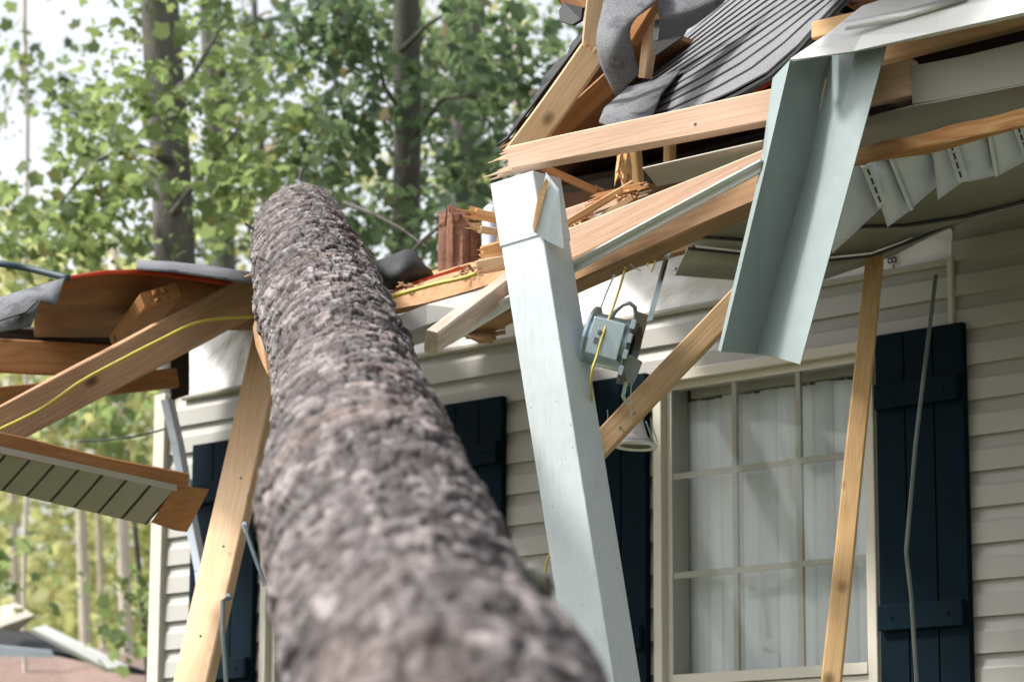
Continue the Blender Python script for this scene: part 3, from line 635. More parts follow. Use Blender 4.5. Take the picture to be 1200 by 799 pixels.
grid('face_fold', rows[1:], M['alu_white'], .0025, tr_, smooth=False)
grid('rolled_edge', [[(988,26,6.96),(1060,12,6.8),(1130,-8,6.65)],[(992,32,6.93),(1062,19,6.77),(1130,-2,6.6)],[(990,36,6.96),(1062,24,6.8),(1130,4,6.65)]], M['alu_white'], .002, tr_, smooth=True)

# ---- clad fascia at the right
cf = empty('clad_fascia', P(1100, 90, 6.9), 'olive grey metal clad fascia board at the right edge below the dark soffit gap', 'fascia')
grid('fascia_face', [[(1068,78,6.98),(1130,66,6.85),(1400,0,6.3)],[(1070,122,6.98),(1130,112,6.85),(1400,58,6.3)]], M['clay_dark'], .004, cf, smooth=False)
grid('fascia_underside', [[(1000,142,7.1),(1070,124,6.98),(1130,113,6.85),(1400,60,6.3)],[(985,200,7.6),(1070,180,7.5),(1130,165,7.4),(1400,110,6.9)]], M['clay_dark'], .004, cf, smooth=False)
# flat torn soffit sheet left of hanging sheet
o = sheet('soffit_sheet', [(753,197,7.75),(770,218,7.9),(800,212,7.85),(893,193,7.6),(920,180,7.6),(920,158,7.4),(893,165,7.4)], [(0,1,2,3,4,5,6)], M['clay'], .003); tag(o, 'loose flat grey soffit sheet just under the long splintered beam', 'soffit sheet')
# ---- curved soffit
so_ = empty('sagging_soffit', P(1050, 280, 8.2), 'sagging olive soffit panels bowing down over the house wrap at right', 'soffit')
def lerp3(a, b_, f): return tuple(x+(y-x)*f for x, y in zip(a, b_))
c0 = [(860,232,7.9),(920,214,7.9),(1000,200,7.8),(1061,188,7.7),(1133,172,7.6),(1200,150,7.4),(1330,120,6.9)]
c1 = [(812,276,8.15),(900,283,8.2),(1012,265,8.15),(1061,264,8.1),(1133,253,8.0),(1200,236,7.8),(1330,200,7.3)]
c2 = [(806,290,8.25),(900,300,8.3),(972,304,8.35),(1021,299,8.35),(1070,281,8.3),(1133,254,8.25),(1330,206,7.6)]
c3 = [(791,322,8.45),(900,331,8.5),(968,326,8.6),(1040,302,8.65),(1092,276,8.65),(1140,255,8.6),(1330,212,8.0)]
def drop(r, dy, dD=0): return [(x, y+dy, D+dD) for x, y, D in r]
grid('soffit_panel', [c0, c1], M['soffit'], .004, so_, sub=0)
grid('soffit_rib', [drop(c1, 0), drop(c1, 4, .03), drop(c2, -4, .0)], M['soffit'], .004, so_)
grid('soffit_panel', [drop(c2, 0), c3], M['soffit'], .004, so_)
grid('soffit_lip', [c3, drop(c3, -2, .05), drop(c3, -8, .10)], M['soffit'], .004, so_)
dk = MB()
for r_ in (c1, c2):
    dk.tube([P(x, y+1, D-.012) for x, y, D in r_], .0045, 6)
dk.build('soffit_groove', M['ink'], so_)  # dark tubes draw the shadow lines between soffit panels
# ---- torn soffit backs with nailing flanges
tb = empty('torn_soffit_back', P(1060, 220, 7.6), 'torn row of blue white soffit backs with slotted nail flanges under the torn beam', 'soffit panel')
pans = [((983,198),(1015,194),(1034,242),(975,297)), ((1016,190),(1043,184),(1068,245),(1040,266)), ((1044,184),(1090,170),(1106,211),(1069,243)),
        ((1092,170),(1113,165),(1128,213),(1099,234)), ((1115,164),(1159,154),(1168,205),(1134,213)), ((1161,154),(1192,146),(1206,186),(1171,205)), ((1194,146),(1230,136),(1240,175),(1208,186))]
for i, q in enumerate(pans):
    D0 = 7.45-.05*i; D1 = 7.62-.05*i
    def gq(u, v): return tuple((q[0][k]*(1-u)+q[1][k]*u)*(1-v)+(q[3][k]*(1-u)+q[2][k]*u)*v for k in (0,1)) + (D0+(D1-D0)*v-.02*math.sin(math.pi*u),)
    grid('back_panel', [[gq(u/5, v/5) for u in range(6)] for v in range(6)], M['soffit_back'], .003, tb)
    a, b_ = q[1], q[2]
    if i in (0, 3, 5):
        fl = MB(); p, r_ = P(a[0]+1,a[1],D0-.10), P(b_[0]+1,b_[1],D1-.10); wv = (P(a[0]+13,a[1]-3,D0)-P(a[0],a[1],D0))*.5
        d = (r_-p); nrm = d.cross(wv).normalized()*.0015
        fl.strip([p, r_], wv, nrm)
        fo = fl.build('nail_flange', M['soffit_back'], tb)
        sl_ = MB()
        for k in range(4):
            f0, f1_ = .10+k*.22, .10+k*.22+.13
            A0, A1 = [P(a[0]+(b_[0]-a[0])*f, a[1]+(b_[1]-a[1])*f, D0+(D1-D0)*f-.125) for f in (f0, f1_)]
            sl_.strip([A0, A1], wv*.2, nrm)
        sl_.build('flange_slot', M['ink'], fo)
    else:
        rb = MB(); rb.tube([P(a[0],a[1],D0-.05), P(b_[0],b_[1],D1-.05)], .006, 8); rb.build('panel_rib', M['soffit_back'], tb)

# ---- broken soffit box at left
bx = empty('soffit_box', P(100, 560, 8.8), 'broken off piece of boxed eave with slatted olive soffit hanging at the left edge', 'eave box')
TR, BR, TL, BL = (207,573,8.75), (172,614,9.0), (-45,517,8.3), (-80,555,8.55)
sp = MB(); nS = 9
for i in range(nS):
    f0, f1 = i/nS, (i+1)/nS-.014
    q = [P(*lerp3(TL,TR,f0)), P(*lerp3(TL,TR,f1)), P(*lerp3(BL,BR,f1)), P(*lerp3(BL,BR,f0))]
    n_ = ((q[1]-q[0]).cross(q[3]-q[0])).normalized()*.003
    sp.hexa([p-n_ for p in q]+[p+n_ for p in q])
sp.build('soffit_slats', M['soffit'], bx)
sheet('soffit_backing', [lerp3(TL,TR,0)[:2]+(8.32,), TR[:2]+(8.77,), BR[:2]+(9.02,), BL[:2]+(8.57,)], [(0,1,2,3)], M['ink'], .004, bx)
board('fascia_board', None, None, P(-45,510,8.3), P(215,565,8.78), .050, .05, ZV, M['orange_pine'], parent=bx, rough=.004, e1=(.02,2,3))
sheet('trim_rim', [(-45,513,8.25),(207,568,8.72),(207,575,8.72),(-45,521,8.25)], [(0,1,2,3)], M['clay'], .004, bx)
eb = MB(); A_ = [P(176,612,8.95),P(205,569,8.74),P(231,571,8.78),(P(205,622,9.02))]; dd = (P(150,590,8.9)-P(190,600,8.95)).normalized()*-.0+NV*-.05
eb.hexa(A_+[p+dd for p in A_]); eb.build('end_block', M['orange_pine'], bx, bevel=.003)

# ---- bent downspout by the left corner
ds = MB()
dsp = [P(196,468,10.9), P(208,520,10.85), P(222,600,10.8), P(236,670,10.78), P(241,720,10.75), P(243,900,10.7)]
ds.strip(dsp, UV*.022, NV*.016)
tag(ds.build('bent_downspout', M['soffit_back'], bevel=.003), 'bent grey downspout hanging loose at the left corner of the siding', 'downspout')
# ---- thin loose channel at right
lc = MB(); pts = [P(1096,322,8.35), P(1084,420,8.3), P(1072,520,8.28), P(1061,646,8.3), P(1067,700,8.3), P(1077,860,8.3)]
lc.strip(pts, UV*.0016, NV*.004); lc.strip([p+UV*.0055 for p in pts], UV*.0012, NV*.005)
tag(lc.build('loose_channel', M['steel_dull']), 'thin kinked metal channel hanging in front of the dark shutter at right', 'metal channel')
# wires and straps
def wire(name, label, pts, r, mat, cat='cable'):
    # smooth
    V = [P(*p) for p in pts]; out = []
    for i in range(len(V)-1):
        p0, p1, p2, p3 = V[max(i-1,0)], V[i], V[i+1], V[min(i+2,len(V)-1)]
        for k in range(6):
            t = k/6; out.append(.5*((2*p1)+(-p0+p2)*t+(2*p0-5*p1+4*p2-p3)*t*t+(-p0+3*p1-3*p2+p3)*t**3))
    out.append(V[-1]); b = MB(); b.tube(out, r, 8); o = b.build(name, mat, smooth=True); tag(o, label, cat); return o
wire('electric_cable', 'yellow cable stretched along the long slanting rafter at left', [(-60,530,8.78),(0,503,8.8),(50,478,8.85),(95,447,8.9),(145,420,8.95),(190,397,9.0),(228,379,9.05),(262,373,9.1),(300,371,9.15)], .0055, M['yellow'])
wire('electric_cable', 'yellow cable lying along the crushed eave between trunk and leaning post', [(455,350,8.2),(475,343,8.15),(510,333,8.1),(545,325,8.05),(575,313,8.0),(605,300,8.0)], .006, M['yellow'])
wire('electric_cable', 'yellow cable hanging from the brown header past the recessed light can', [(733,313,7.5),(727,335,7.42),(718,362,7.36),(708,388,7.33),(700,415,7.32),(693,442,7.3),(694,500,7.5),(690,560,7.7),(660,620,7.8),(642,655,7.8),(638,690,7.8),(645,730,7.8)], .0032, M['yellow'])
wire('electric_cable', 'small bare yellow wire loop under the header right of the hanging cable', [(758,312,7.8),(764,299,7.8),(768,297,7.8),(767,310,7.8),(763,319,7.8)], .002, M['yellow'])
wire('hanging_strap', 'thin pale strap dangling left of the recessed light can', [(720,322,7.5),(710,345,7.5),(700,372,7.5),(690,398,7.5)], .002, M['soffit_back'], 'strap')
wire('roof_cable', 'dark blue green cable running in from the left edge above the left roof', [(-60,300,9.2),(0,309,9.1),(35,315,9.1),(80,326,9.0)], .011, M['tarp_blue'])
wire('thin_cable', 'thin dark cable sagging across the trees behind the boxed eave piece', [(90,517,11),(130,515,11),(165,510,11),(195,502,11.2)], .004, M['cable'])

# ---- recessed light
rl = empty('recessed_light', P(730, 405, 7.4), 'galvanised recessed light can dangling by cable and strap under the brown header', 'light fitting')
cx_ = lambda a, b_, c: (CAMM.to_3x3() @ Vector((a, b_, c))).normalized()
axl = cx_(.93, -.25, .26); cc = P(716, 402, 7.42)
t = MB(); t.lathe(cc, axl, [(-.062,.0001),(-.062,.066),(-.059,.082),(-.052,.082),(-.048,.068),(.055,.066),(.055,.0655),(-.030,.0645),(-.033,.001)], 40)
t.build('can_shell', M['steel'], rl, smooth=False)
upl = (cx_(.25,.97,0) - axl*cx_(.25,.97,0).dot(axl)).normalized(); sdl = axl.cross(upl)
pl = MB(); seg = 40; c2_ = cc+axl*.058
for k in range(seg):
    a = 2*math.pi*k/seg; ca_, sa_ = math.cos(a), math.sin(a)
    e = .060; r_ = Vector((0,0,0)); inner = c2_ + upl*ca_*e + sdl*sa_*e
    m_ = max(abs(ca_)/.095, abs(sa_)/.078); outer = c2_ + upl*ca_/m_ + sdl*sa_/m_
    pl.v += [inner, outer]
for k in range(seg):
    a = 2*k; b_ = 2*((k+1) % seg); pl.f.append((a, a+1, b_+1, b_))
pl.build('mounting_plate', M['steel_dull'], rl, solid=.004)
t = MB(); t.lathe(c2_-axl*.012, axl, [(0,.058),(.018,.060),(.018,.066),(.014,.066)], 40); t.build('opening_ring', M['steel_dull'], rl)
t = MB(); t.lathe(cc, axl, [(.05,.0635),(-.028,.062),(-.03,.0001)], 32); t.build('can_inside', M['black'], rl)
t = MB(); t.box(c2_-axl*.03+upl*.02+sdl*-.03, axl*.012, upl*.018, sdl*.012); t.build('orange_clip', M['orange'], rl, bevel=.003)
front = -sdl if (-sdl).dot(cx_(0,0,1)) > 0 else sdl
t = MB(); t.box(cc+front*.070+upl*.008+axl*.004, axl*.042, upl*.047, front*.022); jb = t.build('junction_box', M['steel'], rl, bevel=.002)
t = MB(); t.lathe(cc+front*.092+upl*.018-axl*.012, front, [(0,.007),(.006,.007),(.007,.0001)], 12); t.box(cc+front*.093-axl*.018-upl*.004, axl*.005, upl*.008, front*.002); t.build('knockout', M['cable'], jb)
for du in (-.05, -.015, .02, .05):
    t = MB(); t.box(c2_+front*.078+upl*du*1.2+axl*.004, axl*.006, upl*.012, front*.006); t.build('bar_clip', M['steel'], rl, bevel=.001)
t = MB(); t.tube([P(716,373,7.34),P(722,364,7.33),P(730,357,7.32),(P(738,355,7.32)),P(744,360,7.32),P(745,369,7.33),P(742,380,7.34),P(739,388,7.35)], .0055, 10); t.build('conduit', M['steel_dull'], rl, smooth=True)
t = MB(); t.strip([P(785,288,7.55), P(773,332,7.47), P(761,376,7.4)], cx_(1,.2,0)*.0075, cx_(0,0,1)*.0012)
t.build('hanger_bar', M['steel'], rl)
t = MB(); t.strip([P(783,300,7.53), P(775,328,7.475)], cx_(1,.2,0)*.002, cx_(0,0,1)*.003); t.build('bar_slot', M['ink'], rl)
t = MB(); t.poly([P(740,416,7.35),P(753,424,7.35),P(747,440,7.35),P(741,452,7.35),P(735,446,7.35),P(728,428,7.35),P(716,416,7.35)]); t.build('bent_tab', M['steel_dull'], rl, solid=.004)
t = MB(); t.strip([P(734,447,7.36),P(730,464,7.37),P(735,473,7.38)], cx_(1,.1,0)*.005, cx_(0,0,1)*.0015); t.tube([P(740,440,7.37),P(739,475,7.4),P(740,498,7.5)], .0012, 6); t.build('torsion_spring', M['steel'], rl)
rfl = empty('reflector_trim', P(745, 524, 7.7), 'small white reflector cone and trim ring hanging below the light can behind the brace', 'light trim')
axd = cx_(-.05,-1,.22)
t = MB(); t.lathe(P(745,523,7.72), axd, [(-.075,.0001),(-.074,.014),(-.06,.020),(-.03,.030),(-.008,.042),(-.012,.040),(-.016,.0001)], 40); t.build('cone', M['refl'], rfl, smooth=True)
t = MB(); t.lathe(P(745,523,7.72), axd, [(-.010,.040),(-.006,.058),(0,.060),(.003,.057),(-.001,.041)], 48); t.build('trim_ring', M['alu_white'], rfl, smooth=True)
t = MB(); t.tube([P(757,494,7.7),P(762,508,7.72),P(768,521,7.72)], .0022, 6); t.tube([P(762,490,7.7),P(766,505,7.72),P(771,519,7.72)], .0016, 6); t.tube([P(712,480,7.7),P(713,512,7.7)], .0012, 6); t.build('spring_clip', M['steel'], rfl)
t = MB(); t.box(P(752,503,7.74), cx_(1,.2,0)*.006, cx_(0,1,0)*.03, cx_(0,0,1)*.004); t.build('clip_bracket', M['steel_dull'], rfl)

# ---- drooping shingle flaps
o = grid('shingle_flap', [[(712,-20,7.95),(738,-22,7.95),(775,-20,7.95)], [(706,12,7.85),(730,16,7.8),(776,2,7.85)], [(699,40,7.8),(716,42,7.72),(735,24,7.78)], [(699,58,7.78),(718,62,7.68),(738,50,7.76)], [(706,82,7.8),(724,86,7.72),(745,72,7.8)], [(722,112,7.85),(732,102,7.8),(748,86,7.85)]], M['shflap'], .006, sub=2)
tag(o, 'limp grey shingle flap drooping beside the bright gable rafter', 'shingle flap')
o = grid('shingle_flap', [[(772,-20,8.0),(820,-30,8.0),(880,-30,8.1)], [(770,22,7.9),(805,8,7.9),(856,-10,8.0)], [(775,18,7.85),(812,20,7.85),(850,2,7.95)], [(770,48,8.0),(805,36,8.0),(826,20,8.05)]], M['shflap'], .006, sub=2)
tag(o, 'curled grey shingle flap over a black gap above the shingled slope', 'shingle flap')
o = sheet('felt_gap', [(768,24,8.15),(812,22,8.1),(800,44,8.1),(768,66,8.1),(765,50,8.12)], [(0,1,2,3,4)], M['felt'], .006); tag(o, 'black felt scrap inside the gap under the curled shingle flap', 'roofing felt')
# felt roll on the crushed eave
o = grid('felt_bundle', [[(424,308,8.9),(452,306,8.8),(478,290,8.7),(486,296,8.8)], [(430,315,8.7),(455,312,8.6),(480,296,8.55),(498,315,8.7)], [(432,328,8.65),(456,330,8.55),(478,322,8.5),(506,316,8.7)], [(440,338,8.7),(460,340,8.6),(486,332,8.6),(508,325,8.8)]], M['felt'], .008, sub=2)
tag(o, 'crumpled black roofing felt heaped on the eave right beside the fallen trunk', 'roofing felt')
# left torn shingle flap
o = grid('shingle_flap', [[(-40,362,8.9),(0,349,8.9),(36,338,8.9),(60,331,8.9),(76,326,8.9)], [(-40,378,8.85),(0,364,8.8),(34,350,8.8),(56,343,8.85),(72,338,8.85)], [(-40,396,8.8),(0,389,8.75),(36,382,8.75),(48,352,8.8),(66,358,8.8)]], M['shflap'], .006)
tag(o, 'ragged grey shingle flap hanging from the left end of the red edged roof', 'shingle flap')
for p_ in [((20,362,8.78),(45,352,8.75),(30,366,8.72),(0,376,8.72)),]:
    o = sheet('felt_tear', list(p_), [(0,1,2,3)], M['felt'], .004); tag(o, 'small black felt tear on the ragged shingle flap at the left edge', 'roofing felt')

# ================================================================== fallen pine trunk
ctrl = [(590,1180,440,2.0),(550,960,410,2.55),(499,799,326,3.1),(483,750,302,3.4),(468,700,285,3.7),(458,660,275,3.95),(438,600,254,4.35),(418,540,216,4.95),(413,480,190,5.75),(399,420,165,6.55),(386,380,155,7.05),(367,330,136,7.9),(354,288,112,9.4),(354,262,92,10.9),(356,262,82,12.4),(358,268,72,14.0),(360,276,60,16.0)]
CP = [np.array(P(x, y, D)) for x, y, w_, D in ctrl]; CR = [w_/2/F*D for x, y, w_, D in ctrl]
CR = [CR[i] if 0 < i < len(CR)-1 else CR[i] for i in range(len(CR))]
def cr(P0, P1, P2, P3, t): return .5*((2*P1)+(-P0+P2)*t+(2*P0-5*P1+4*P2-P3)*t*t+(-P0+3*P1-3*P2+P3)*t**3)
cen = []; rad = []
n = len(CP)
for i in range(n-1):
    for k in range(20):
        t = k/20; g_ = lambda A, j: A[min(max(j, 0), n-1)]
        cen.append(cr(g_(CP,i-1), CP[i], CP[i+1], g_(CP,i+2), t)); rad.append(cr(g_(CR,i-1), CR[i], CR[i+1], g_(CR,i+2), t))
cen.append(CP[-1]); rad.append(CR[-1]); cen = np.array(cen); rad = np.array(rad)
sl_ = np.concatenate([[0], np.cumsum(np.linalg.norm(np.diff(cen, axis=0), axis=1))]); Ltot = sl_[-1]
NVv = 2100; NU = 360
vv = np.linspace(0, Ltot, NVv)
C3 = np.stack([np.interp(vv, sl_, cen[:, i]) for i in range(3)], 1); RR = np.interp(vv, sl_, rad)
ker = np.ones(61)/61
for i in range(3):
    pad = np.concatenate([2*C3[0,i]-C3[30:0:-1,i], C3[:,i], 2*C3[-1,i]-C3[-2:-32:-1,i]]); C3[:, i] = np.convolve(pad, ker, 'valid')
pad = np.concatenate([np.full(30, RR[0]), RR, np.full(30, RR[-1])]); RR = np.convolve(pad, ker, 'valid')
T = np.gradient(C3, axis=0); T /= np.linalg.norm(T, axis=1)[:, None]
up = np.array([0, 0, 1.]); Bv = np.cross(T, up); Bv /= np.linalg.norm(Bv, axis=1)[:, None]; Nn = np.cross(Bv, T)
th_ = np.arange(NU)/NU*2*np.pi
Rm = .172; Vg, Ug = np.meshgrid(vv, th_*Rm, indexing='ij'); circ = 2*np.pi*Rm
def vnoise(U, V, su, sv, seed):
    nu = max(3, int(round(circ/su))); u = U/circ*nu; v = V/sv
    iu = np.floor(u).astype(int); iv = np.floor(v).astype(int); fu = u-iu; fv = v-iv
    fu = fu*fu*(3-2*fu); fv = fv*fv*(3-2*fv)
    hsh = lambda a, b_: np.modf(np.abs(np.sin((a % nu)*127.1+b_*311.7+seed*74.7)*43758.5453))[0]
    return (hsh(iu,iv)*(1-fu)*(1-fv)+hsh(iu+1,iv)*fu*(1-fv)+hsh(iu,iv+1)*(1-fu)*fv+hsh(iu+1,iv+1)*fu*fv)*2-1
def worley(U, V, su, sv, seed):
    nu = max(3, int(round(circ/su))); u = U/circ*nu; v = V/sv
    iu = np.floor(u).astype(int); iv = np.floor(v).astype(int)
    f1 = np.full(u.shape, 9.); f2 = np.full(u.shape, 9.); idd = np.zeros(u.shape); dv_ = np.zeros(u.shape)
    hsh = lambda a, b_, s: np.modf(np.abs(np.sin((a % nu)*127.1+b_*311.7+s*74.7)*43758.5453))[0]
    for di in (-1, 0, 1):
        for dj in (-1, 0, 1):
            a, b_ = iu+di, iv+dj
            cx = a+hsh(a,b_,seed); cy = b_+hsh(a,b_,seed+1); d = np.hypot(u-cx, v-cy)
            nw = d < f1; f2 = np.where(nw, f1, np.minimum(f2, d)); idd = np.where(nw, hsh(a,b_,seed+2), idd); dv_ = np.where(nw, v-cy, dv_); f1 = np.where(nw, d, f1)
    return f1, f2, idd, dv_
wu = Ug + .010*vnoise(Ug, Vg, .03, .05, 3) + .004*vnoise(Ug, Vg, .010, .015, 4); wv_ = Vg + .016*vnoise(Ug, Vg, .03, .05, 5) + .006*vnoise(Ug, Vg, .010, .014, 6)
H = np.zeros_like(Ug)
f1, f2, idd, dv = worley(wu, wv_, .044, .120, 11); e = np.clip((f2-f1)/.13, 0, 1); plate1 = idd.copy()
H += -.0062*(1-e) + .0064*(idd-.5) - .0062*dv
f1, f2, idd, dv = worley(wu, wv_, .024, .055, 21); e2 = np.clip((f2-f1)/.14, 0, 1); H += -.0026*(1-e2) + .0044*(idd-.5) - .0042*dv
plate2 = idd.copy()
f1, f2, idd, dv = worley(wu, wv_, .011, .022, 31); e3 = np.clip((f2-f1)/.3, 0, 1); H += -.0004*(1-e3) + .0010*(idd-.5)-.0008*dv
plate3 = idd.copy()
H += .016*vnoise(Ug, Vg, .25, .4, 8) + .006*vnoise(Ug, Vg, .10, .16, 18) + .0004*vnoise(Ug, Vg, .005, .006, 9)
rr = RR[:, None] + H
co = C3[:, None, :] + (Bv[:, None, :]*np.cos(th_)[None, :, None] + Nn[:, None, :]*np.sin(th_)[None, :, None])*rr[:, :, None]
me = bpy.data.meshes.new('fallen_trunk'); nvt = NVv*NU; me.vertices.add(nvt); me.vertices.foreach_set('co', co.reshape(-1).astype(np.float32))
ii, jj = np.meshgrid(np.arange(NVv-1), np.arange(NU), indexing='ij'); j2 = (jj+1) % NU
fc = np.stack([ii*NU+jj, ii*NU+j2, (ii+1)*NU+j2, (ii+1)*NU+jj], -1).reshape(-1, 4)
nf = len(fc); me.loops.add(nf*4); me.loops.foreach_set('vertex_index', fc.reshape(-1).astype(np.int32))
me.polygons.add(nf); me.polygons.foreach_set('loop_start', np.arange(0, nf*4, 4, dtype=np.int32)); me.polygons.foreach_set('loop_total', np.full(nf, 4, dtype=np.int32))
at = me.attributes.new('plate', 'FLOAT', 'POINT'); at.data.foreach_set('value', np.clip(.5+(plate1*.35+plate2*.4+plate3*.25-.5)*1.5,0,1).reshape(-1).astype(np.float32))
at = me.attributes.new('crack', 'FLOAT', 'POINT'); at.data.foreach_set('value', (np.minimum(e, e2*.6+.4)).reshape(-1).astype(np.float32))
me.update(calc_edges=True); me.validate()
m, nt_, b = newmat('pine_bark'); L = nt_.links.new
ap = N(nt_, 'ShaderNodeAttribute', attribute_name='plate'); ac = N(nt_, 'ShaderNodeAttribute', attribute_name='crack'); tc = N(nt_, 'ShaderNodeTexCoord')
n1 = N(nt_, 'ShaderNodeTexNoise', Scale=90.0, Detail=5.0, Roughness=.7); L(tc.outputs['Object'], n1.inputs[0])
n2 = N(nt_, 'ShaderNodeTexNoise', Scale=3.5, Detail=4.0); L(tc.outputs['Object'], n2.inputs[0])
ca = ramp(nt_, ap.outputs['Fac'], [(.05, (.018,.016,.016)), (.38, (.054,.046,.048)), (.68, (.118,.104,.107)), (.95, (.28,.25,.245))])
cb = mixc(nt_, ramp(nt_, n1.outputs[0], [(.4, (0,0,0)), (.75, (.6,.6,.6))]), ca, (.16,.135,.135))
cc_ = mixc(nt_, ramp(nt_, n2.outputs[0], [(.5, (0,0,0)), (.75, (.45,.45,.45))]), cb, (.20,.13,.10))
cd = mixc(nt_, ac.outputs['Fac'], (.014,.009,.008), cc_)  # crevice colour taken near black, adding shade that soft light leaves out
L(cd, b.inputs['Base Color']); b.inputs['Roughness'].default_value = .72; b.inputs['Specular IOR Level'].default_value = .3; bump(nt_, b, n1.outputs[0], .6, .003)
tk = empty('fallen_pine', Vector(cen[0]) , 'huge rough barked pine trunk fallen across the porch and roof, rising from the bottom edge', 'fallen tree')
link('trunk', me, m, tk, Matrix.Identity(4))
cut = MB(); ce = co[0]; cut.poly([Vector(p) for p in ce]); cut.build('cut_face', M['torn'], tk)
sb = MB(); a0 = P(528,540,4.85); d_ = cx_(1,.15,.2)
sb.lathe(a0, d_, [(-.05,.036),(0,.032),(.022,.026),(.024,.0001)], 14); sb.build('branch_stub', M['bark_dark'], tk)
sb = MB(); sb.lathe(P(628,690,3.7), cx_(1,.1,.3), [(-.05,.032),(0,.026),(.018,.018),(.02,.0001)], 14); sb.build('branch_stub', M['bark_dark'], tk)
for pts in ([(325,292,9.3),(300,270,9.2),(287,262,9.2)], [(404,238,10.8),(436,250,10.5),(470,268,10.4),(500,290,10.3)],[(352,212,10.9),(353,202,10.9),(356,196,10.9)],[(470,310,10.4),(492,285,10.3),(515,265,10.2),(540,258,10.2)]):
    sb = MB(); sb.tube([P(*p) for p in pts], .009, 7, .004); sb.build('twig', M['bark_dark'], tk)
# second torn bark flap at left of the trunk (reddish inner wood)
sheet('torn_bark', [(300,385,8.2),(304,372,8.15),(312,400,7.9),(318,440,7.6),(312,428,7.7),(304,408,8.0)], [(0,1,2,3,4,5)], M['brown_pine'], .02, tk)

# ================================================================== trees behind
def leaf_cloud(name, mat, parent, clumps, size, kind=None):
    base = []
    for k in range(10):      # five-lobed leaf outline
        a = math.pi/2 + k*math.pi/5; r = (1.0, .58, .85, .62, .7, .45, .7, .62, .85, .58)[k]; base.append((math.cos(a)*r, math.sin(a)*r, .0 if k % 2 else -.18))
    base = np.array(base)*.5
    vs = []; cnt = 0
    for (c, rx, ry, rz, n_) in clumps:
        d = rng.normal(size=(n_, 3)); d /= np.linalg.norm(d, axis=1)[:, None]; q = d*rng.uniform(0, 1, (n_, 1))**.45*np.array([rx, ry, rz])
        # gather leaves in sprigs
        ns_ = max(1, n_//34); cs = q[:ns_]; pick = rng.integers(0, ns_, n_); q = cs[pick] + rng.normal(size=(n_, 3))*max(size, .09)*1.35
        pos = np.array(c) + q
        ax_ = rng.normal(size=(n_, 3)) + np.array([0, 0, .9]); ax_ /= np.linalg.norm(ax_, axis=1)[:, None]
        t = np.cross(ax_, rng.normal(size=(n_, 3))); t /= np.linalg.norm(t, axis=1)[:, None]; s = np.cross(ax_, t)
        sz = size*(.4+1.15*rng.uniform(0, 1, (n_, 1, 1))**1.6)
        v = pos[:, None, :] + (t[:, None, :]*base[None, :, 0:1] + s[:, None, :]*base[None, :, 1:2] + ax_[:, None, :]*base[None, :, 2:3])*sz
        vs.append(v.reshape(-1, 3)); cnt += n_
    V = np.concatenate(vs).astype(np.float32)
    me = bpy.data.meshes.new(name); me.vertices.add(len(V)); me.vertices.foreach_set('co', V.reshape(-1))
    me.loops.add(cnt*10); me.loops.foreach_set('vertex_index', np.arange(cnt*10, dtype=np.int32)); me.polygons.add(cnt)
    me.polygons.foreach_set('loop_start', np.arange(0, cnt*10, 10, dtype=np.int32)); me.polygons.foreach_set('loop_total', np.full(cnt, 10, dtype=np.int32))
    me.update(calc_edges=True)
    return link(name, me, mat, parent, Matrix.Identity(4))
def tree(name, label, q0, q1, D, r, mbark, mleaf, clumps, size=.092, branches=(), ztop=10, extra=2, group=None, dens=.95):
    a, b_ = P(*q0, D), P(*q1, D); d = (a-b_); d /= d.z
    base = b_ - d*b_.z; topp = b_ + d*(ztop-b_.z)
    t = empty(name, base, label, 'tree', group)
    m_ = MB(); pts = []
    for i in range(25):
        f = i/24; p = base.lerp(topp, f) + Vector((noise.noise(Vector((f*5, D, 0)))*.06, noise.noise(Vector((f*5, D, 7)))*.06, 0)); pts.append(p)
    m_.tube(pts, r*1.15, 14, r*.8)
    tr = m_.build('trunk', mbark, t, smooth=True)
    for br in branches:
        k = MB(); k.tube([P(x, y, DD) for x, y, DD in br], .022*r/.11, 7, .008); k.build('branch', mbark, t, smooth=True)
    cl = [(P(x, y, DD), rx, rx*1.1, rz, n_) for (x, y, DD, rx, rz, n_) in clumps]; cl = [(c, a_, b2_, c2_, int(n_*dens)) for c, a_, b2_, c2_, n_ in cl]
    for i in range(extra):
        p = topp + Vector((random.uniform(-2,2), random.uniform(-1.5,1.5), random.uniform(.6, 2)))
        cl.append((p, 1.3, 1.3, .9, 200)); k = MB(); k.tube([topp.lerp(base, .1*random.random()), p], r*.4, 7, .01); k.build('limb', mbark, t, smooth=True)
    leaf_cloud('crown', mleaf, t, cl, size)
    return t
tree('broadleaf_tree', 'thick dark trunk wrapped in leafy sprays, standing behind the left roof', (187,0), (206,310), 16, .122, M['bark_grey'], M['leaf_a'],
     [(140,150,16.9,.42,.30,420),(205,118,15.3,.30,.12,200),(240,95,16.9,.4,.25,200),(110,210,15.5,.32,.25,230),(270,205,16.6,.35,.3,300),(80,250,15.7,.28,.15,120),(60,285,15.5,.3,.12,120),(130,30,16,.3,.2,90),(280,250,15.2,.3,.25,200),(150,268,16.9,.3,.12,120),(310,200,15.5,.25,.3,160),(20,290,15.6,.3,.1,90),(130,285,15.6,.35,.1,130),(245,40,15.5,.22,.28,130),(330,120,15.8,.3,.3,140)],
     branches=[[(200,190,15.9),(160,170,15.8),(110,190,15.6),(70,240,15.5)],[(203,250,15.9),(240,200,15.6),(280,150,15.5)],[(110,262,15.6),(75,290,15.5),(40,302,15.5)],[(190,120,15.9),(225,90,15.6),(260,30,15.6)]], ztop=8.5)
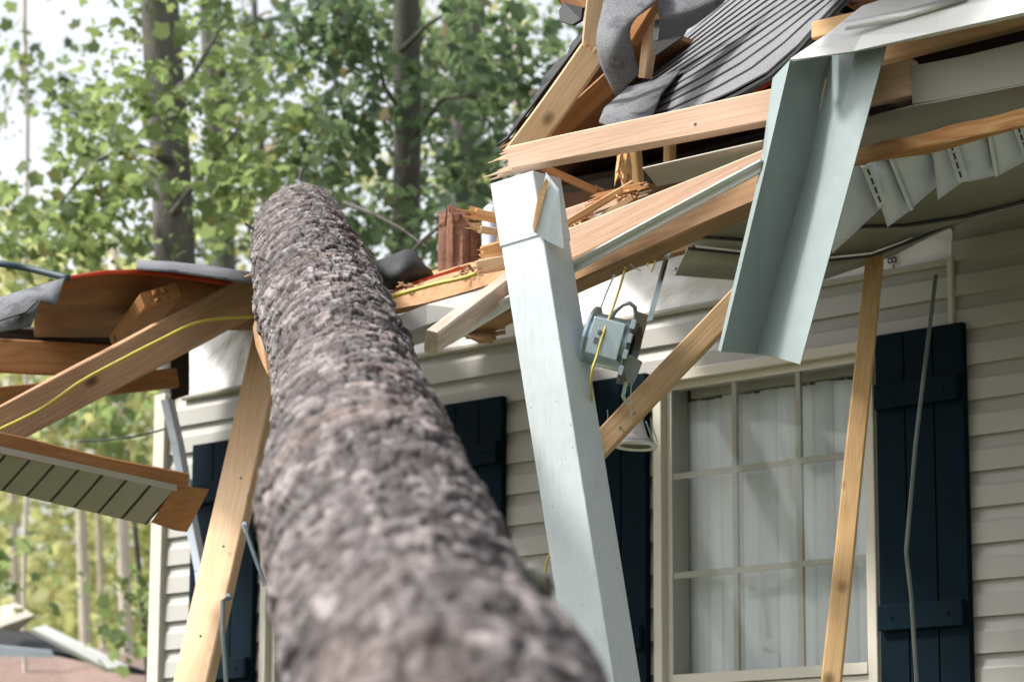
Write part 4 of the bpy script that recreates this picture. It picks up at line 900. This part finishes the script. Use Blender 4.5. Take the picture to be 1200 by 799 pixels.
tree('broadleaf_tree', 'paler grey trunk close right of the thick dark trunk, over the left roof', (247,-10), (262,300), 22, .10, M['bark_grey'], M['leaf_b'],
     [(300,90,21.5,.5,.6,330),(280,20,21.5,.4,.35,200),(90,130,21.5,.55,.4,170),(230,280,21.5,.6,.4,300),(330,30,21.5,.3,.3,120),(60,60,21.5,.28,.25,60)],
     branches=[[(255,160,21.8),(290,100,21.6),(305,40,21.6)]], ztop=11)
tree('broadleaf_tree', 'dark knotty trunk in the dense foliage right above the fallen trunk top', (475,-10), (478,260), 17, .088, M['bark_dark'], M['leaf_b'],
     [(430,60,17.9,.55,.42,560),(400,25,16.5,.3,.25,330),(530,120,17.8,.45,.35,420),(430,180,16.6,.4,.3,300),(550,210,17.8,.45,.3,330),(480,275,16.2,.5,.16,260),(470,150,16.3,.14,.1,40),(560,60,16.5,.45,.3,330),(600,160,16.4,.28,.4,260),(360,150,16.8,.25,.3,150),(620,40,16.7,.3,.3,160),(370,60,16.8,.25,.3,160),(420,290,16.4,.4,.22,220),(620,110,16.5,.2,.2,100),(560,300,16.5,.5,.25,180)],
     branches=[[(420,168,16.6),(405,150,16.5),(400,120,16.4),(385,75,16.4)],[(470,60,16.8),(500,30,16.6),(540,5,16.5)],[(478,170,16.8),(520,115,16.6),(560,112,16.5)],[(474,140,16.8),(450,100,16.6),(440,60,16.5)],[(560,270,16.4),(520,255,16.3),(480,258,16.3)]], ztop=9.5)
tree('broadleaf_tree', 'wide smooth pale grey trunk left of the broken gable', (540,-10), (543,260), 25, .17, M['bark_grey'], M['leaf_a'],
     [(600,100,24,.5,.6,260),(480,30,24,.5,.5,250),(590,240,24,.6,.5,300),(640,20,24,.4,.4,150),(430,230,24,.6,.5,300)],
     branches=[[(540,110,24.8),(575,95,24.5),(610,80,24.3)]], ztop=12.5)
tree('broadleaf_tree', 'slender forked trunk midway between the fallen trunk top and the left tree', (298,-10), (310,240), 24, .032, M['bark_grey'], M['leaf_b'],
     [(310,120,23.8,.35,.6,160),(380,200,23.8,.5,.5,200),(330,230,23.8,.6,.4,240)], branches=[[(303,80,24),(290,40,24),(282,-10,24)]], ztop=10)
tree('broadleaf_tree', 'very thin pale vine covered sapling at the far upper left', (33,-10), (31,260), 20, .016, M['bark_pale'], M['leaf_a'],
     [(32,20,20,.14,.35,40),(31,110,20,.10,.3,26),(33,240,20,.3,.2,60),(10,262,20,.3,.16,70)], branches=[[(30,55,20),(12,110,20),(-6,170,20)]], size=.11, ztop=8.5, extra=2)
tree('broadleaf_tree', 'leafy sapling with bright sprays below the left eave, beside the siding corner', (140,440), (172,760), 18, .02, M['bark_dark'], M['leaf_a'],
     [(120,470,17.5,.45,.16,150),(165,480,17.6,.25,.25,90),(178,660,17.6,.14,.35,90),(5,640,17.4,.1,.35,70),(150,738,17.5,.18,.12,50)], size=.12, ztop=4.2, extra=0)
k_ = 0
for (x, D, wpx, lab) in ((98,36,15,'leftmost pale sunlit trunk in the bright woods under the boxed eave'),(118,40,9,'thin pale trunk second in the bright woods under the boxed eave'),(146,34,17,'widest pale sunlit trunk in the bright woods under the boxed eave'),(18,38,12,'pale trunk at the left edge in the bright woods under the boxed eave'),(606,44,12,'distant pale trunk between the grey trunk and the broken gable')):
    a = P(x-3, 100 if x > 500 else 590, D); b_ = P(x+2, 200 if x > 500 else 740, D); d = a-b_; d /= d.z; bb = b_-d*b_.z
    t = empty('pine_tree', bb, lab, 'tree', 'pale trunks in the far woods')
    q = MB(); r_ = wpx/2/F*D; q.tube([bb+d*z for z in ((0,3,6,9,12,15) if x > 500 else (0,2,4,6,7.5,9))], r_*1.1, 12, r_*.7); q.build('trunk', M['bark_pale'], t, smooth=True)
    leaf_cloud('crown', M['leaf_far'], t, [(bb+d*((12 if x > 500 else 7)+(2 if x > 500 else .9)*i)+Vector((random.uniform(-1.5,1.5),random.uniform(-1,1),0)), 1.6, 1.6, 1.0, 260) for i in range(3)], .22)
# reflected / neighbouring trees to the left of the porch (seen in the window glass)
for i, (x, y, lab) in enumerate(((-15, 8, 'broad leafy tree far out to the left, seen only as a reflection in the window'), (-22, 11, 'taller leafy tree behind the reflected one, seen only in the window glass'))):
    t = empty('broadleaf_tree', (x, y, 0), lab, 'tree'); q = MB(); q.tube([Vector((x+.1*math.sin(z), y, z)) for z in range(0, 10)], .16, 12, .08); q.build('trunk', M['bark_dark'], t, smooth=True)
    leaf_cloud('crown', M['leaf_b'], t, [(Vector((x+random.uniform(-2.4,2.4), y+random.uniform(-2.4,2.4), random.uniform(1.0,9))), 1.2, 1.2, .9, 700) for k in range(12)], .10)
# far woods
cl = []
for i in range(150):
    D = random.uniform(42, 60); x = random.uniform(-250, 1500)
    y = random.uniform(560, 830) if random.random() < .72 else random.uniform(300, 560)
    cl.append((P(x, y, D), 1.6, 1.6, 1.0, 170))
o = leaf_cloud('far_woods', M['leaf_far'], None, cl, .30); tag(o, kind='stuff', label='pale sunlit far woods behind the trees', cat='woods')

# ---- neighbouring roof and debris, bottom left
nb = empty('neighbour_house', P(40, 800, 20) - ZV*2, 'low pinkish brown shingled roof of the next building in the bottom left corner', 'building')
grid('roof', [[(-200,750,21),(60,752,21),(170,775,21)],[(-200,900,18),(100,880,18),(240,850,18)]], M['neigh_roof'], .05, nb, smooth=False)
q = MB(); q.hexa([P(-200,900,18.1),P(230,850,18.1),P(165,790,21),P(-200,770,21)]+[Vector((p.x,p.y,.1)) for p in (P(-200,900,18.1),P(230,850,18.1),P(165,790,21),P(-200,770,21))]); q.build('wall', M['siding'], nb)
o = sheet('debris_panel', [(36,738,17.8),(52,734,17.9),(150,782,17.9),(125,785,17.8)], [(0,1,2,3)], M['alu_white'], .03); tag(o, 'white bent panel lying on the pinkish roof in the bottom left corner', 'debris panel')
o = sheet('debris_panel', [(0,712,18.2),(20,708,18.2),(40,722,18.1),(20,738,18.1),(0,736,18)], [(0,1,2,3,4)], M['clay'], .03); tag(o, 'grey crumpled panel at the far left edge above the pinkish roof', 'debris panel')
o = grid('felt_bundle', [[(-40,738,18.4),(40,742,18.4),(150,786,18.4)],[(-40,758,18),(60,764,18),(170,788,18)]], M['felt'], .03, smooth=False); tag(o, 'dark torn roofing felt under the white panel on the pinkish roof', 'roofing felt')
o = sheet('blue_ridge_cap', [(-40,752,17.7),(60,762,17.7),(64,770,17.7),(-40,768,17.7)], [(0,1,2,3)], M['soffit_back'], .02); tag(o, 'blue grey metal cap along the top of the pinkish roof', 'metal cap')
